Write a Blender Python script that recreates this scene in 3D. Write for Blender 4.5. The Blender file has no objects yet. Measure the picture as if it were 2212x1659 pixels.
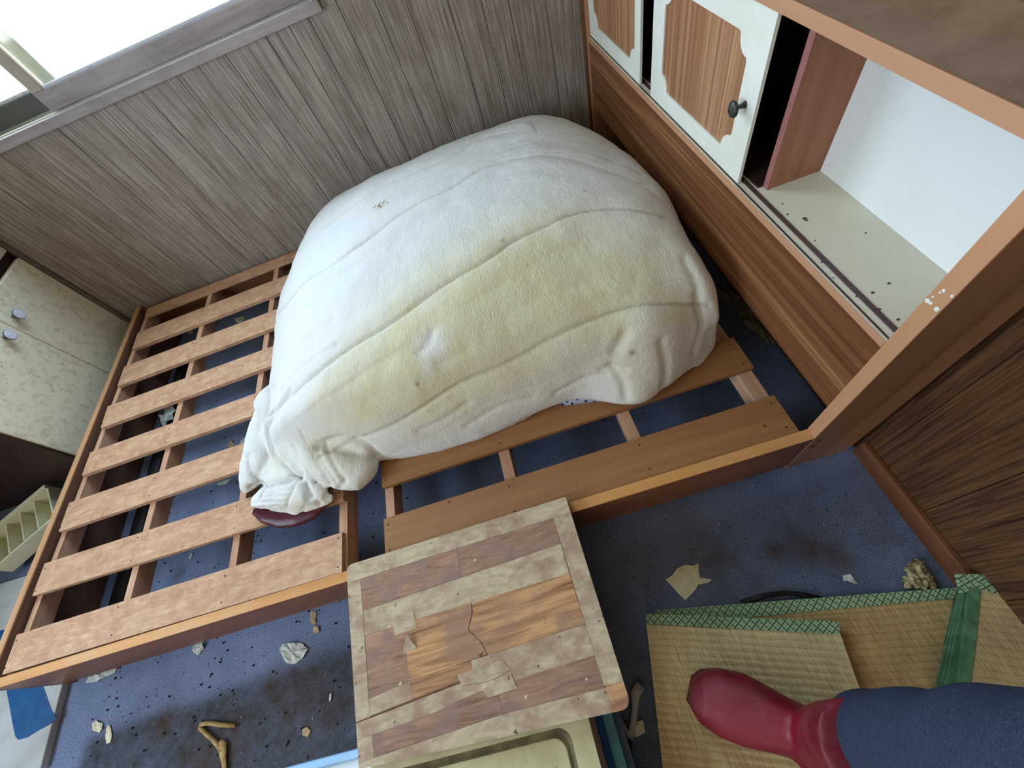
import bpy, bmesh, math, random
import numpy as np
from mathutils import Vector, Matrix, noise
from mathutils.bvhtree import BVHTree

# ------------------------------------------------------------------ camera, world, light
C0 = Vector((1.71438, -1.51097, 1.028))
RX = Vector((0.94344188, -0.22322407, -0.24512943))      # image right in the room
RY = Vector((-0.31996713, -0.80667764, -0.49688250))     # image down
RZ = Vector((-0.08682430, 0.54721312, -0.83247783))      # viewing direction
F = 870.356
sc = bpy.context.scene
cd = bpy.data.cameras.new('camera'); cam = bpy.data.objects.new('camera', cd)
sc.collection.objects.link(cam); sc.camera = cam
# rows of (RX,RY,RZ) above are camera axes expressed through world columns
Mcam = Matrix(((RX[0], RX[1], RX[2]), (RY[0], RY[1], RY[2]), (RZ[0], RZ[1], RZ[2])))   # world -> camera (x right, y down, z forward)
Rt = Mcam.transposed()
ax, ay, az = Rt.col[0].copy(), Rt.col[1].copy(), Rt.col[2].copy()
m4 = Matrix(((ax[0], -ay[0], -az[0], C0[0]), (ax[1], -ay[1], -az[1], C0[1]), (ax[2], -ay[2], -az[2], C0[2]), (0, 0, 0, 1)))
cam.matrix_world = m4
cd.sensor_fit = 'HORIZONTAL'; cd.sensor_width = 36.0; cd.lens = F / 2212 * 36.0
cd.clip_start = 0.01; cd.clip_end = 100

def ray(u, v):
    return Rt @ Vector(((u - 1106) / F, (v - 829.5) / F, 1.0))
def at(u, v, z=None, y=None, x=None):
    """point of the room seen at a photograph position, on a known plane of the room"""
    d = ray(u, v)
    if z is not None: t = (z - C0[2]) / d[2]
    elif y is not None: t = (y - C0[1]) / d[1]
    else: t = (x - C0[0]) / d[0]
    return C0 + d * t

w = bpy.data.worlds.new('sky'); sc.world = w; w.use_nodes = True
nt = w.node_tree; bg = nt.nodes['Background']
tc = nt.nodes.new('ShaderNodeTexCoord'); sx = nt.nodes.new('ShaderNodeSeparateXYZ'); cr = nt.nodes.new('ShaderNodeValToRGB')
mr = nt.nodes.new('ShaderNodeMapRange'); mr.inputs[1].default_value = -1; mr.inputs[2].default_value = 1
nt.links.new(tc.outputs['Generated'], sx.inputs[0]); nt.links.new(sx.outputs[2], mr.inputs[0]); nt.links.new(mr.outputs[0], cr.inputs[0])
cr.color_ramp.elements[0].position = 0.46; cr.color_ramp.elements[0].color = (0.55, 0.55, 0.52, 1)
cr.color_ramp.elements[1].position = 0.54; cr.color_ramp.elements[1].color = (0.66, 0.82, 1.0, 1)
nt.links.new(cr.outputs[0], bg.inputs[0]); bg.inputs[1].default_value = 15.6

YN_ = -3.4
def area(name, loc, rot, sx_, sy_, power, col=(1, 1, 1), portal=False):
    l = bpy.data.lights.new(name, 'AREA'); l.shape = 'RECTANGLE'; l.size = sx_; l.size_y = sy_; l.energy = power; l.color = col
    if portal: l.cycles.is_portal = True
    o = bpy.data.objects.new(name, l); sc.collection.objects.link(o); o.location = loc; o.rotation_euler = rot
    return o
area('window_portal', (0.80, 0.10, 1.42), (math.radians(-90), 0, 0), 1.32, 1.28, 1, portal=True)


area('added_left_fill_portal', (-0.44, -1.75, 1.4), (0, math.radians(-90), 0), 1.2, 1.3, 1, portal=True)  # sky portal for an unseen opening added in the left wall
area('added_warm_fill', (1.05, YN_ + 0.01, 1.0), (math.radians(90), 0, 0), 0.5, 1.9, 12, (1.0, 0.84, 0.66))  # added warm fill lamp just inside the closed front wall

sc.view_settings.view_transform = 'Standard'; sc.view_settings.look = 'None'
sc.view_settings.gamma = 1.0; sc.view_settings.use_curve_mapping = False
sc.view_settings.exposure = -0.35

# ------------------------------------------------------------------ helpers
COL = sc.collection
def lin(c):
    r = []
    for v in c:
        v /= 255.0
        r.append(v / 12.92 if v <= 0.04045 else ((v + 0.055) / 1.055) ** 2.4)
    return (r[0], r[1], r[2], 1)
def new_mat(name, rough=0.6, spec=0.3):
    m = bpy.data.materials.new(name); m.use_nodes = True
    b = m.node_tree.nodes['Principled BSDF']; b.inputs['Roughness'].default_value = rough
    b.inputs['Specular IOR Level'].default_value = spec
    return m, m.node_tree, b
def N(nt, t, **kw):
    n = nt.nodes.new(t)
    for k, v in kw.items(): setattr(n, k, v)
    return n
def ramp(nt, stops):
    r = N(nt, 'ShaderNodeValToRGB'); e = r.color_ramp.elements
    while len(e) < len(stops): e.new(0.5)
    for i, (p, c) in enumerate(stops): e[i].position = p; e[i].color = c
    return r
def coords(nt, scale, rnd=True):
    t = N(nt, 'ShaderNodeTexCoord'); mp = N(nt, 'ShaderNodeMapping'); mp.inputs['Scale'].default_value = scale
    if rnd:
        oi = N(nt, 'ShaderNodeObjectInfo'); ml = N(nt, 'ShaderNodeMath', operation='MULTIPLY'); ml.inputs[1].default_value = 37.0
        nt.links.new(oi.outputs['Random'], ml.inputs[0])
        ad = N(nt, 'ShaderNodeVectorMath', operation='ADD'); nt.links.new(t.outputs['Object'], ad.inputs[0]); nt.links.new(ml.outputs[0], ad.inputs[1])
        nt.links.new(ad.outputs[0], mp.inputs[0])
    else: nt.links.new(t.outputs['Object'], mp.inputs[0])
    return mp
def noi(nt, vec, s, d=4, rough=0.5, dist=0.0):
    n = N(nt, 'ShaderNodeTexNoise'); n.inputs['Scale'].default_value = s; n.inputs['Detail'].default_value = d
    n.inputs['Roughness'].default_value = rough; n.inputs['Distortion'].default_value = dist
    nt.links.new(vec.outputs[0], n.inputs['Vector']); return n
def mix(nt, a, b, fac, mode='MIX'):
    m = N(nt, 'ShaderNodeMix', data_type='RGBA', blend_type=mode)
    def put(i, v):
        if isinstance(v, (tuple, list, float, int)): m.inputs[i].default_value = v
        else: nt.links.new(v, m.inputs[i])
    put(0, fac); put(6, a); put(7, b); return m
def bump(nt, b, h, strength, dist=0.002):
    n = N(nt, 'ShaderNodeBump'); n.inputs['Strength'].default_value = strength; n.inputs['Distance'].default_value = dist
    nt.links.new(h, n.inputs['Height']); nt.links.new(n.outputs[0], b.inputs['Normal'])
def wood(name, dark, light, axis='x', fine=60, stretch=0.04, rough=0.55, bl=0.3, knots=0.0, blotch=None, contrast=(0.35, 0.65), spec=0.3, dist=0.6, spots=None, mixk=0.35):
    m, nt, b = new_mat(name, rough, spec)
    s = [1, 1, 1]; s['xyz'.index(axis)] = stretch
    mp = coords(nt, s)
    n1 = noi(nt, mp, fine, 5, 0.6, dist); n2 = noi(nt, mp, fine * 0.35, 3, 0.5, dist)
    hf = N(nt, 'ShaderNodeMix', data_type='FLOAT'); hf.inputs[0].default_value = mixk; nt.links.new(n1.outputs[0], hf.inputs[2]); nt.links.new(n2.outputs[0], hf.inputs[3])
    r = ramp(nt, [(contrast[0], lin(dark)), (contrast[1], lin(light))]); nt.links.new(hf.outputs[0], r.inputs[0])
    col = r.outputs[0]
    if blotch:
        mp2 = coords(nt, (1, 1, 1)); n3 = noi(nt, mp2, blotch[1], 5, 0.65)
        r2 = ramp(nt, [(0.45, (0, 0, 0, 1)), (0.62, (blotch[2],) * 3 + (1,))]); nt.links.new(n3.outputs[0], r2.inputs[0])
        col = mix(nt, col, lin(blotch[0]), r2.outputs[0]).outputs[2]
    if spots:
        mp3 = coords(nt, (1, 1, 1)); n4 = noi(nt, mp3, spots[1], 2, 0.4)
        r3 = ramp(nt, [(spots[2], (0, 0, 0, 1)), (spots[2] + 0.03, (0.85,) * 3 + (1,))]); nt.links.new(n4.outputs[0], r3.inputs[0])
        col = mix(nt, col, lin(spots[0]), r3.outputs[0]).outputs[2]
    nt.links.new(col, b.inputs['Base Color'])
    bump(nt, b, hf.outputs[0], bl, 0.001)
    return m
def mottled(name, base, spot, s=20, lo=0.5, hi=0.65, amt=0.8, rough=0.6, bl=0.1, spec=0.3, extra=None, bs=200):
    m, nt, b = new_mat(name, rough, spec); mp = coords(nt, (1, 1, 1))
    n = noi(nt, mp, s, 6, 0.6); r = ramp(nt, [(lo, (0, 0, 0, 1)), (hi, (amt,) * 3 + (1,))]); nt.links.new(n.outputs[0], r.inputs[0])
    col = mix(nt, lin(base), lin(spot), r.outputs[0]).outputs[2]
    if extra:
        n3 = noi(nt, mp, extra[1], 3, 0.5); r3 = ramp(nt, [(extra[2], (0, 0, 0, 1)), (extra[2] + 0.04, (extra[3],) * 3 + (1,))])
        nt.links.new(n3.outputs[0], r3.inputs[0]); col = mix(nt, col, lin(extra[0]), r3.outputs[0]).outputs[2]
    nt.links.new(col, b.inputs['Base Color'])
    n2 = noi(nt, mp, bs, 3); bump(nt, b, n2.outputs[0], bl, 0.002)
    return m

def tag(o, label=None, cat=None, group=None, kind=None):
    for k, v in (('label', label), ('category', cat), ('group', group), ('kind', kind)):
        if v: o[k] = v
    return o
def thing(name, loc, label, cat, group=None):
    o = bpy.data.objects.new(name, None); COL.objects.link(o); o.location = loc; o.empty_display_size = 0.05
    return tag(o, label, cat, group)
def finish(name, bm, mat, parent=None, smooth=False, origin=None, bevel=0.0, label=None):
    me = bpy.data.meshes.new(name)
    if origin is None:
        if parent is not None: origin = world_loc(parent)
        else: origin = Vector((0, 0, 0))
        if parent is not None or True:
            pass
    # own origin at the mesh's centre so that object textures vary between pieces
    co = [v.co for v in bm.verts]
    lo = Vector((min(c[i] for c in co) for i in range(3))); hi = Vector((max(c[i] for c in co) for i in range(3)))
    ctr = (lo + hi) / 2; ctr.z = lo.z
    for v in bm.verts: v.co -= ctr
    bmesh.ops.recalc_face_normals(bm, faces=bm.faces[:])
    bm.to_mesh(me); bm.free()
    if smooth:
        for p in me.polygons: p.use_smooth = True
    mats = mat if isinstance(mat, (list, tuple)) else [mat]
    for mm in mats: me.materials.append(mm)
    o = bpy.data.objects.new(name, me); COL.objects.link(o)
    if parent is not None:
        o.parent = parent; o.location = ctr - world_loc(parent)
    else: o.location = ctr
    if bevel:
        b = o.modifiers.new('bevel', 'BEVEL'); b.width = bevel; b.segments = 2; b.limit_method = 'ANGLE'
    if label: o['label'] = label
    return o
def world_loc(o):
    p = Vector(o.location)
    while o.parent is not None:
        o = o.parent; p += Vector(o.location)
    return p
def bbox(bm, x0, x1, y0, y1, z0, z1):
    x0, x1 = sorted((x0, x1)); y0, y1 = sorted((y0, y1)); z0, z1 = sorted((z0, z1))
    v = [bm.verts.new(p) for p in ((x0, y0, z0), (x1, y0, z0), (x1, y1, z0), (x0, y1, z0), (x0, y0, z1), (x1, y0, z1), (x1, y1, z1), (x0, y1, z1))]
    for f in ((0, 3, 2, 1), (4, 5, 6, 7), (0, 1, 5, 4), (1, 2, 6, 5), (2, 3, 7, 6), (3, 0, 4, 7)): bm.faces.new([v[i] for i in f])
def box(name, x0, x1, y0, y1, z0, z1, mat, parent=None, bevel=0.001, label=None, seg=None):
    bm = bmesh.new(); bbox(bm, x0, x1, y0, y1, z0, z1); return finish(name, bm, mat, parent, bevel=bevel, label=label)
def prism(bm, pts, z0, z1):
    """pts: list of (x,y) ; vertical prism"""
    a = [bm.verts.new((p[0], p[1], z0)) for p in pts]; b = [bm.verts.new((p[0], p[1], z1)) for p in pts]
    n = len(pts); bm.faces.new(a[::-1]); bm.faces.new(b)
    for i in range(n): bm.faces.new((a[i], a[(i + 1) % n], b[(i + 1) % n], b[i]))
def prism_axis(bm, pts, c0, c1, axis):
    """pts are the two other coordinates in xyz order"""
    def P(p, c):
        if axis == 'x': return (c, p[0], p[1])
        if axis == 'y': return (p[0], c, p[1])
        return (p[0], p[1], c)
    a = [bm.verts.new(P(p, c0)) for p in pts]; b = [bm.verts.new(P(p, c1)) for p in pts]
    n = len(pts); bm.faces.new(a[::-1]); bm.faces.new(b)
    for i in range(n): bm.faces.new((a[i], a[(i + 1) % n], b[(i + 1) % n], b[i]))
def tube(bm, pts, rad, seg=10, cap=True, up=Vector((0, 0, 1)), flat=1.0):
    rings = []; n = len(pts)
    for i, p in enumerate(pts):
        p = Vector(p); d = (Vector(pts[min(i + 1, n - 1)]) - Vector(pts[max(i - 1, 0)])).normalized()
        s = d.cross(up)
        if s.length < 1e-4: s = d.cross(Vector((1, 0, 0)))
        s.normalize(); t = s.cross(d).normalized(); r = rad[i] if isinstance(rad, (list, tuple)) else rad
        rings.append([bm.verts.new(p + s * (r * math.cos(2 * math.pi * k / seg)) + t * (r * flat * math.sin(2 * math.pi * k / seg))) for k in range(seg)])
    for a, b in zip(rings, rings[1:]):
        for k in range(seg): bm.faces.new((a[k], a[(k + 1) % seg], b[(k + 1) % seg], b[k]))
    if cap: bm.faces.new(rings[0][::-1]); bm.faces.new(rings[-1])
def lathe(bm, centre, axis, prof, seg=20):
    """prof: (distance along axis, radius)"""
    axis = Vector(axis).normalized(); s = axis.orthogonal().normalized(); t = axis.cross(s)
    rings = []
    for h, r in prof:
        c = Vector(centre) + axis * h
        rings.append([bm.verts.new(c + (s * math.cos(2 * math.pi * k / seg) + t * math.sin(2 * math.pi * k / seg)) * max(r, 1e-4)) for k in range(seg)])
    for a, b in zip(rings, rings[1:]):
        for k in range(seg): bm.faces.new((a[k], a[(k + 1) % seg], b[(k + 1) % seg], b[k]))
    bm.faces.new(rings[0][::-1]); bm.faces.new(rings[-1])

# ------------------------------------------------------------------ materials
M = {}
M['wall_wood'] = wood('printed_wall_wood', (104, 92, 83), (166, 155, 144), 'z', 300, 0.022, 0.6, 0.4, mixk=0.16, contrast=(0.36, 0.60), dist=0.45, blotch=((108, 92, 80), 7, 0.35))
M['right_wall'] = wood('brown_wall_wood', (52, 32, 20), (104, 72, 44), 'z', 220, 0.03, 0.5, 0.4, contrast=(0.38, 0.6), dist=0.6)
M['trim'] = wood('grey_trim', (140, 130, 130), (176, 166, 164), 'x', 50, 0.05, 0.5, 0.15, blotch=((110, 98, 92), 6, 0.4))
M['trim_dark'] = mottled('dark_sash', (86, 84, 78), (60, 60, 56), 12)
M['trim_cab'] = wood('corner_trim', (96, 84, 76), (124, 110, 100), 'z', 60, 0.04)
M['navy'] = mottled('navy_strip', (44, 52, 88), (36, 42, 70), 20)
M['stile'] = wood('stile_wood', (150, 140, 128), (176, 166, 152), 'z', 50, 0.05, 0.5, 0.15)
M['bead'] = mottled('glazing_bead_paint', (196, 200, 206), (176, 180, 186), 30)
M['trim_brown'] = wood('brown_trim', (84, 58, 42), (120, 86, 62), 'z', 60, 0.04, 0.5, 0.2)
M['baseboard'] = wood('baseboard_wood', (88, 52, 32), (124, 80, 52), 'y', 60, 0.05, 0.45, 0.2)
M['slat'] = wood('slat_plywood', (168, 126, 96), (208, 170, 134), 'x', 90, 0.22, 0.6, 0.25, contrast=(0.32, 0.68), dist=1.2, blotch=((168, 118, 94), 34, 0.6), spots=((84, 52, 40), 120, 0.75))
M['slat_plain'] = wood('slat_veneer', (130, 88, 52), (164, 118, 76), 'x', 40, 0.06, 0.5, 0.12, contrast=(0.25, 0.75), dist=1.0, spots=((60, 36, 26), 60, 0.76))
M['joist'] = wood('joist_wood', (170, 122, 92), (206, 166, 136), 'y', 40, 0.05, 0.55, 0.2)
M['rail'] = wood('rail_veneer', (112, 68, 40), (150, 98, 62), 'x', 34, 0.04, 0.4, 0.1)
M['rail_edge'] = wood('rail_edge', (188, 130, 72), (214, 156, 96), 'x', 30, 0.04, 0.45, 0.1, blotch=((200, 160, 120), 14, 0.4))
M['foot'] = wood('footboard_veneer', (86, 60, 48), (116, 86, 70), 'y', 34, 0.04, 0.45, 0.1)
M['foot_edge'] = wood('footboard_edge', (176, 130, 92), (206, 160, 118), 'y', 30, 0.04, 0.45, 0.1)
def walnut(name, axis, k=1.0, cols=((0.30, (134, 86, 56)), (0.45, (152, 106, 74)), (0.54, (164, 118, 84)), (0.61, (186, 144, 106)), (0.7, (146, 98, 66)))):
    m, nt, b = new_mat(name, 0.42, 0.35)
    s = [1, 1, 1]; s['xyz'.index(axis)] = 0.012
    mp = coords(nt, s); n1 = noi(nt, mp, 62, 3, 0.6, 0.15); n2 = noi(nt, mp, 260, 4, 0.6, 0.1)
    r = ramp(nt, [(p_, lin(tuple(k * q_ for q_ in c_))) for p_, c_ in cols])
    nt.links.new(n1.outputs[0], r.inputs[0])
    r2 = ramp(nt, [(0.4, (0.86, 0.86, 0.86, 1)), (0.6, (1.06, 1.06, 1.06, 1))]); nt.links.new(n2.outputs[0], r2.inputs[0])
    mm = mix(nt, r.outputs[0], r2.outputs[0], 1.0, 'MULTIPLY'); nt.links.new(mm.outputs[2], b.inputs['Base Color'])
    bump(nt, b, n2.outputs[0], 0.1, 0.0005); return m
M['walnut_v'] = walnut('walnut_inset', 'z'); M['walnut_h'] = walnut('walnut_panel', 'y', 1.0, ((0.30, (92, 54, 30)), (0.45, (112, 70, 42)), (0.54, (124, 80, 50)), (0.61, (150, 106, 68)), (0.7, (100, 60, 34))))
M['edge_wood'] = wood('headboard_edge', (172, 124, 92), (198, 150, 116), 'y', 30, 0.04, 0.42, 0.1)
M['edge_wood_z'] = wood('headboard_edge_upright', (176, 124, 88), (200, 150, 112), 'z', 30, 0.04, 0.42, 0.1)
M['side_wood'] = wood('side_panel_veneer', (146, 100, 70), (180, 132, 96), 'z', 30, 0.03, 0.4, 0.1)
M['divider'] = wood('divider_wood', (134, 88, 64), (164, 112, 84), 'z', 40, 0.05, 0.5, 0.1)
M['divider_edge'] = mottled('divider_edge', (150, 96, 90), (134, 82, 76), 30)
M['top_board'] = mottled('dusty_top', (146, 130, 112), (120, 102, 86), 14, 0.42, 0.66, 0.8, 0.65, 0.2, extra=((70, 56, 42), 40, 0.74, 0.7))
M['cream'] = mottled('cream_shelf', (214, 208, 188), (200, 192, 168), 5, 0.4, 0.7, 0.8, 0.5, 0.05, extra=((96, 84, 66), 60, 0.77, 0.8))
M['white_back'] = mottled('white_back', (226, 226, 220), (214, 212, 204), 3, 0.4, 0.7, 0.6, 0.5, 0.03)
M['door_white'] = mottled('door_white', (226, 226, 214), (214, 212, 192), 8, 0.45, 0.7, 0.7, 0.45, 0.05)
M['track'] = mottled('track_brown', (84, 60, 60), (66, 46, 46), 20, rough=0.4)
M['ant_metal'] = mottled('knob_metal', (92, 92, 84), (40, 40, 38), 150, 0.4, 0.6, 0.9, 0.4, 0.6, bs=260)
M['ant_metal'].node_tree.nodes['Principled BSDF'].inputs['Metallic'].default_value = 0.6
M['black'] = mottled('black', (20, 18, 18), (30, 26, 24), 20)
M['dark_brown'] = mottled('dark_brown', (58, 42, 36), (42, 30, 26), 12, rough=0.4)
M['cab_cream'] = mottled('cream_mottled_door', (232, 228, 204), (196, 188, 162), 55, 0.48, 0.68, 0.75, 0.4, 0.05, extra=((166, 156, 132), 110, 0.66, 0.5))
M['cab_white'] = mottled('cabinet_white', (208, 206, 186), (196, 192, 168), 10)
M['knob_white'] = mottled('knob_silver', (214, 220, 232), (196, 200, 214), 100, rough=0.25)
M['knob_rim'] = mottled('knob_rim', (90, 92, 104), (70, 72, 84), 100, rough=0.3)
M['glass'], _nt, _b = new_mat('window_glass', 0.05, 0.5)
_t = N(_nt, 'ShaderNodeBsdfTransparent'); _g = N(_nt, 'ShaderNodeBsdfGlossy'); _g.inputs['Roughness'].default_value = 0.05; _m = N(_nt, 'ShaderNodeMixShader'); _m.inputs[0].default_value = 0.06
_t.inputs[0].default_value = (0.93, 0.96, 0.96, 1)
_nt.links.new(_t.outputs[0], _m.inputs[1]); _nt.links.new(_g.outputs[0], _m.inputs[2]); _nt.links.new(_m.outputs[0], _nt.nodes['Material Output'].inputs[0])

# carpet with mould stains of their own shape
def carpet():
    m, nt, b = new_mat('blue_carpet', 0.95, 0.1)
    t = N(nt, 'ShaderNodeTexCoord'); mp = N(nt, 'ShaderNodeMapping'); nt.links.new(t.outputs['Object'], mp.inputs[0])
    g = noi(nt, mp, 420, 2, 0.6); r = ramp(nt, [(0.35, lin((90, 99, 124))), (0.65, lin((140, 152, 184)))]); nt.links.new(g.outputs[0], r.inputs[0])
    big = noi(nt, mp, 3.0, 4, 0.6); r2 = ramp(nt, [(0.40, (0.72, 0.74, 0.72, 1)), (0.60, (1, 1, 1, 1))]); nt.links.new(big.outputs[0], r2.inputs[0])
    col = mix(nt, r.outputs[0], r2.outputs[0], 1.0, 'MULTIPLY').outputs[2]
    sp = noi(nt, mp, 95, 3, 0.6); r3 = ramp(nt, [(0.67, (0, 0, 0, 1)), (0.70, (0.85,) * 3 + (1,))]); nt.links.new(sp.outputs[0], r3.inputs[0])
    col = mix(nt, col, lin((38, 38, 48)), r3.outputs[0]).outputs[2]
    sp2 = noi(nt, mp, 210, 2, 0.5); r4 = ramp(nt, [(0.77, (0, 0, 0, 1)), (0.79, (0.7,) * 3 + (1,))]); nt.links.new(sp2.outputs[0], r4.inputs[0])
    col = mix(nt, col, lin((176, 176, 184)), r4.outputs[0]).outputs[2]
    # stain attribute painted on the floor mesh
    at_ = N(nt, 'ShaderNodeAttribute', attribute_name='stain'); sxy = N(nt, 'ShaderNodeSeparateColor'); nt.links.new(at_.outputs['Color'], sxy.inputs[0])
    sn = noi(nt, mp, 26, 5, 0.7); ma = N(nt, 'ShaderNodeMapRange'); ma.inputs[1].default_value = 0.3; ma.inputs[2].default_value = 0.7; ma.inputs[3].default_value = 0.55; ma.inputs[4].default_value = 1.1; ma.clamp = True
    nt.links.new(sn.outputs[0], ma.inputs[0])
    for ch, colr in ((0, (52, 48, 34)), (1, (74, 50, 28))):
        mu = N(nt, 'ShaderNodeMath', operation='MULTIPLY', use_clamp=True); nt.links.new(sxy.outputs[ch], mu.inputs[0]); nt.links.new(ma.outputs[0], mu.inputs[1])
        col = mix(nt, col, lin(colr), mu.outputs[0]).outputs[2]
    nt.links.new(col, b.inputs['Base Color'])
    bump(nt, b, g.outputs[0], 0.6, 0.003); return m
M['carpet'] = carpet()

# ------------------------------------------------------------------ the room
XW = 2.326; XL = -0.42; YN = -3.4; ZC = 2.35
fb = bmesh.new(); bmesh.ops.create_grid(fb, x_segments=280, y_segments=340, size=0.5)
for v in fb.verts: v.co = Vector((XL + (v.co.x + 0.5) * (XW + 0.01 - XL), YN + (v.co.y + 0.5) * (0.01 - YN), 0))
fme = bpy.data.meshes.new('floor'); fb.to_mesh(fme); fb.free(); fme.materials.append(M['carpet'])
flo = bpy.data.objects.new('floor', fme); COL.objects.link(flo); tag(flo, 'blue grey carpet with mould stains', kind='structure')
def sm(a, b, x):
    t = np.clip((x - a) / (b - a), 0, 1); return t * t * (3 - 2 * t)
co = np.empty(len(fme.vertices) * 3); fme.vertices.foreach_get('co', co); co = co.reshape(-1, 3)
X, Y = co[:, 0], co[:, 1]
wob = np.array([noise.noise(Vector((x * 7, y * 7, 0))) for x, y in zip(X, Y)])
edge = -1.395 + 0.05 * (X - 0.7) - 0.018 * wob
R = sm(0.30, 0.35, X + 0.008 * wob) * sm(0.0, 0.05, edge - Y) * (1 - sm(1.25, 1.7, X) * 0.55) * 0.86
G = np.zeros_like(R)
for (u, v, rr, a) in ((640, 1500, .07, .5), (700, 1530, .06, .55), (360, 1560, .04, .6), (590, 1480, .04, .4), (500, 1600, .06, .5), (1680, 1193, .020, 1.0), (1745, 1180, .035, .85), (1800, 1200, .03, .85), (1570, 1210, .02, .4), (1850, 1120, .02, .3), (1640, 1260, .03, .35), (1900, 1170, .03, .3), (385, 1240, .02, .5), (440, 1640, .05, .6), (1600, 1330, .05, .3), (850, 1480, .08, .4)):
    p = at(u, v, z=0); G = np.maximum(G, a * np.exp(-((X - p.x) ** 2 + (Y - p.y) ** 2) / rr ** 2 / 1.2 + 0.4 * wob))
ca = fme.color_attributes.new('stain', 'FLOAT_COLOR', 'POINT')
arr = np.stack([R, G, np.zeros_like(R), np.ones_like(R)], 1).astype(np.float32).ravel(); ca.data.foreach_set('color', arr)

def wall_box(name, x0, x1, y0, y1, z0, z1, mat):
    return tag(box(name, x0, x1, y0, y1, z0, z1, mat, bevel=0), kind='structure')
WX0, WX1, WZ0, WZ1 = 0.10, 1.46, 0.775, 2.06
# back wall: backing with the window hole, faced by separate printed panels
bm = bmesh.new()
bbox(bm, XL - .1, WX0, 0.014, 0.12, 0, ZC); bbox(bm, WX1, XW + .1, 0.014, 0.12, 0, ZC)
bbox(bm, WX0, WX1, 0.014, 0.12, 0, WZ0 - 0.02); bbox(bm, WX0, WX1, 0.014, 0.12, WZ1, ZC)
wb = finish('wall_back', bm, M['black']); tag(wb, 'back wall of printed wood panels below the window', kind='structure')
seams = [XL, -0.27, -0.12, 0.03, 0.12, 0.20, 0.316, 0.434, 0.51, 0.62, 0.735, 0.81, 0.90, 1.01, 1.08, 1.165, 1.29, 1.360, 1.418, 1.505, 1.60, 1.68, 1.79, 1.88, 1.955, 2.06, 2.16, 2.25, XW]
for a, b in zip(seams, seams[1:]):
    g = 0.0008
    for z0, z1 in ((0, WZ0 - 0.02), (WZ0 - 0.02, WZ1), (WZ1, ZC)):
        if z0 == WZ0 - 0.02 and b > WX0 and a < WX1:
            if a < WX0: box('panel', a + g, WX0, 0.0, 0.014, z0, z1, M['wall_wood'], wb, bevel=0.0006)
            elif b > WX1: box('panel', WX1, b - g, 0.0, 0.014, z0, z1, M['wall_wood'], wb, bevel=0.0006)
            continue
        if z0 == WZ0 - 0.02:
            box('panel', a + g, b - g, 0.0, 0.014, z0, z1, M['wall_wood'], wb, bevel=0.0006); continue
        box('panel', a + g, b - g, 0.0, 0.014, z0, z1, M['wall_wood'], wb, bevel=0.0006)
# right wall
bm = bmesh.new(); bbox(bm, XW + 0.006, XW + .1, YN, 0.1, 0, ZC)
wr = finish('wall_right', bm, M['black']); tag(wr, 'right wall of darker brown printed wood panels', kind='structure')
ys = [YN, -3.0, -2.6, -2.2, -1.985, -1.77, -1.62, -1.46, -1.33, -1.2, -0.95, -0.6, -0.3, 0.0]
for a, b in zip(ys, ys[1:]): box('panel', XW, XW + 0.008, a + .0006, b - .0006, 0, ZC, M['right_wall'], wr, bevel=0.0004)
bm = bmesh.new(); bbox(bm, XL - .1, XL, YN, -2.4, 0, ZC); bbox(bm, XL - .1, XL, -1.1, .1, 0, ZC); bbox(bm, XL - .1, XL, -2.4, -1.1, 0, .8); bbox(bm, XL - .1, XL, -2.4, -1.1, 2.0, ZC)  # left wall, with an opening added to brighten the room
tag(finish('wall_left', bm, M['wall_wood']), kind='structure')
bm = bmesh.new(); bbox(bm, XL, XW, YN - .1, YN, 0, ZC)
tag(finish('wall_front', bm, M['wall_wood']), kind='structure')
wall_box('ceiling', XL - .1, XW + .1, YN - .1, .12, ZC, ZC + .1, M['cab_white'])
# baseboard of the right wall, corner trims
box_ = box('baseboard_right', XW - 0.012, XW, YN, -1.305, 0, 0.052, M['baseboard'], bevel=0.002); tag(box_, kind='structure')
t1 = box('trim_1', 2.158, 2.171, -0.012, 0.0, 0.12, ZC, M['trim_brown'], bevel=0.002); tag(t1, kind='structure')
t2 = box('trim_2', 0.125, 0.137, -0.016, 0.0, 0, ZC, M['trim_cab'], bevel=0.002); tag(t2, kind='structure')

# window
win = thing('window_1', (0.78, 0.03, 0.78), None, None); tag(win, 'wooden sliding window with two sashes, overexposed daylight behind', kind='structure')
def wbox(name, x0, x1, y0, y1, z0, z1, mat=M['trim'], par=None, bevel=0.002): return box(name, x0, x1, y0, y1, z0, z1, mat, par or win, bevel)
wbox('sill', WX0 - .02, WX1 + .004, -0.012, 0.0, 0.752, 0.778)
wbox('sill_board', WX0, WX1, 0.0, 0.12, 0.757, 0.772)
for y in (0.025, 0.065, 0.095): wbox('track', WX0, WX1 - .02, y, y + .006, 0.772, 0.778, M['cab_white'])
wbox('casing', WX1 - 0.012, WX1 + 0.004, -0.012, 0.012, 0.778, WZ1 + .03)
wbox('casing', WX1 - 0.010, WX1, 0.012, 0.12, 0.772, WZ1)
wbox('gap_strip', WX1 - 0.022, WX1 - 0.010, 0.045, 0.055, 0.772, WZ1, M['navy'])
wbox('casing', WX0 - 0.02, WX0 + 0.01, -0.012, 0.12, 0.778, WZ1 + .03)
wbox('casing', WX0, WX1, -0.012, 0.12, WZ1 - .02, WZ1 + .03)
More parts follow.
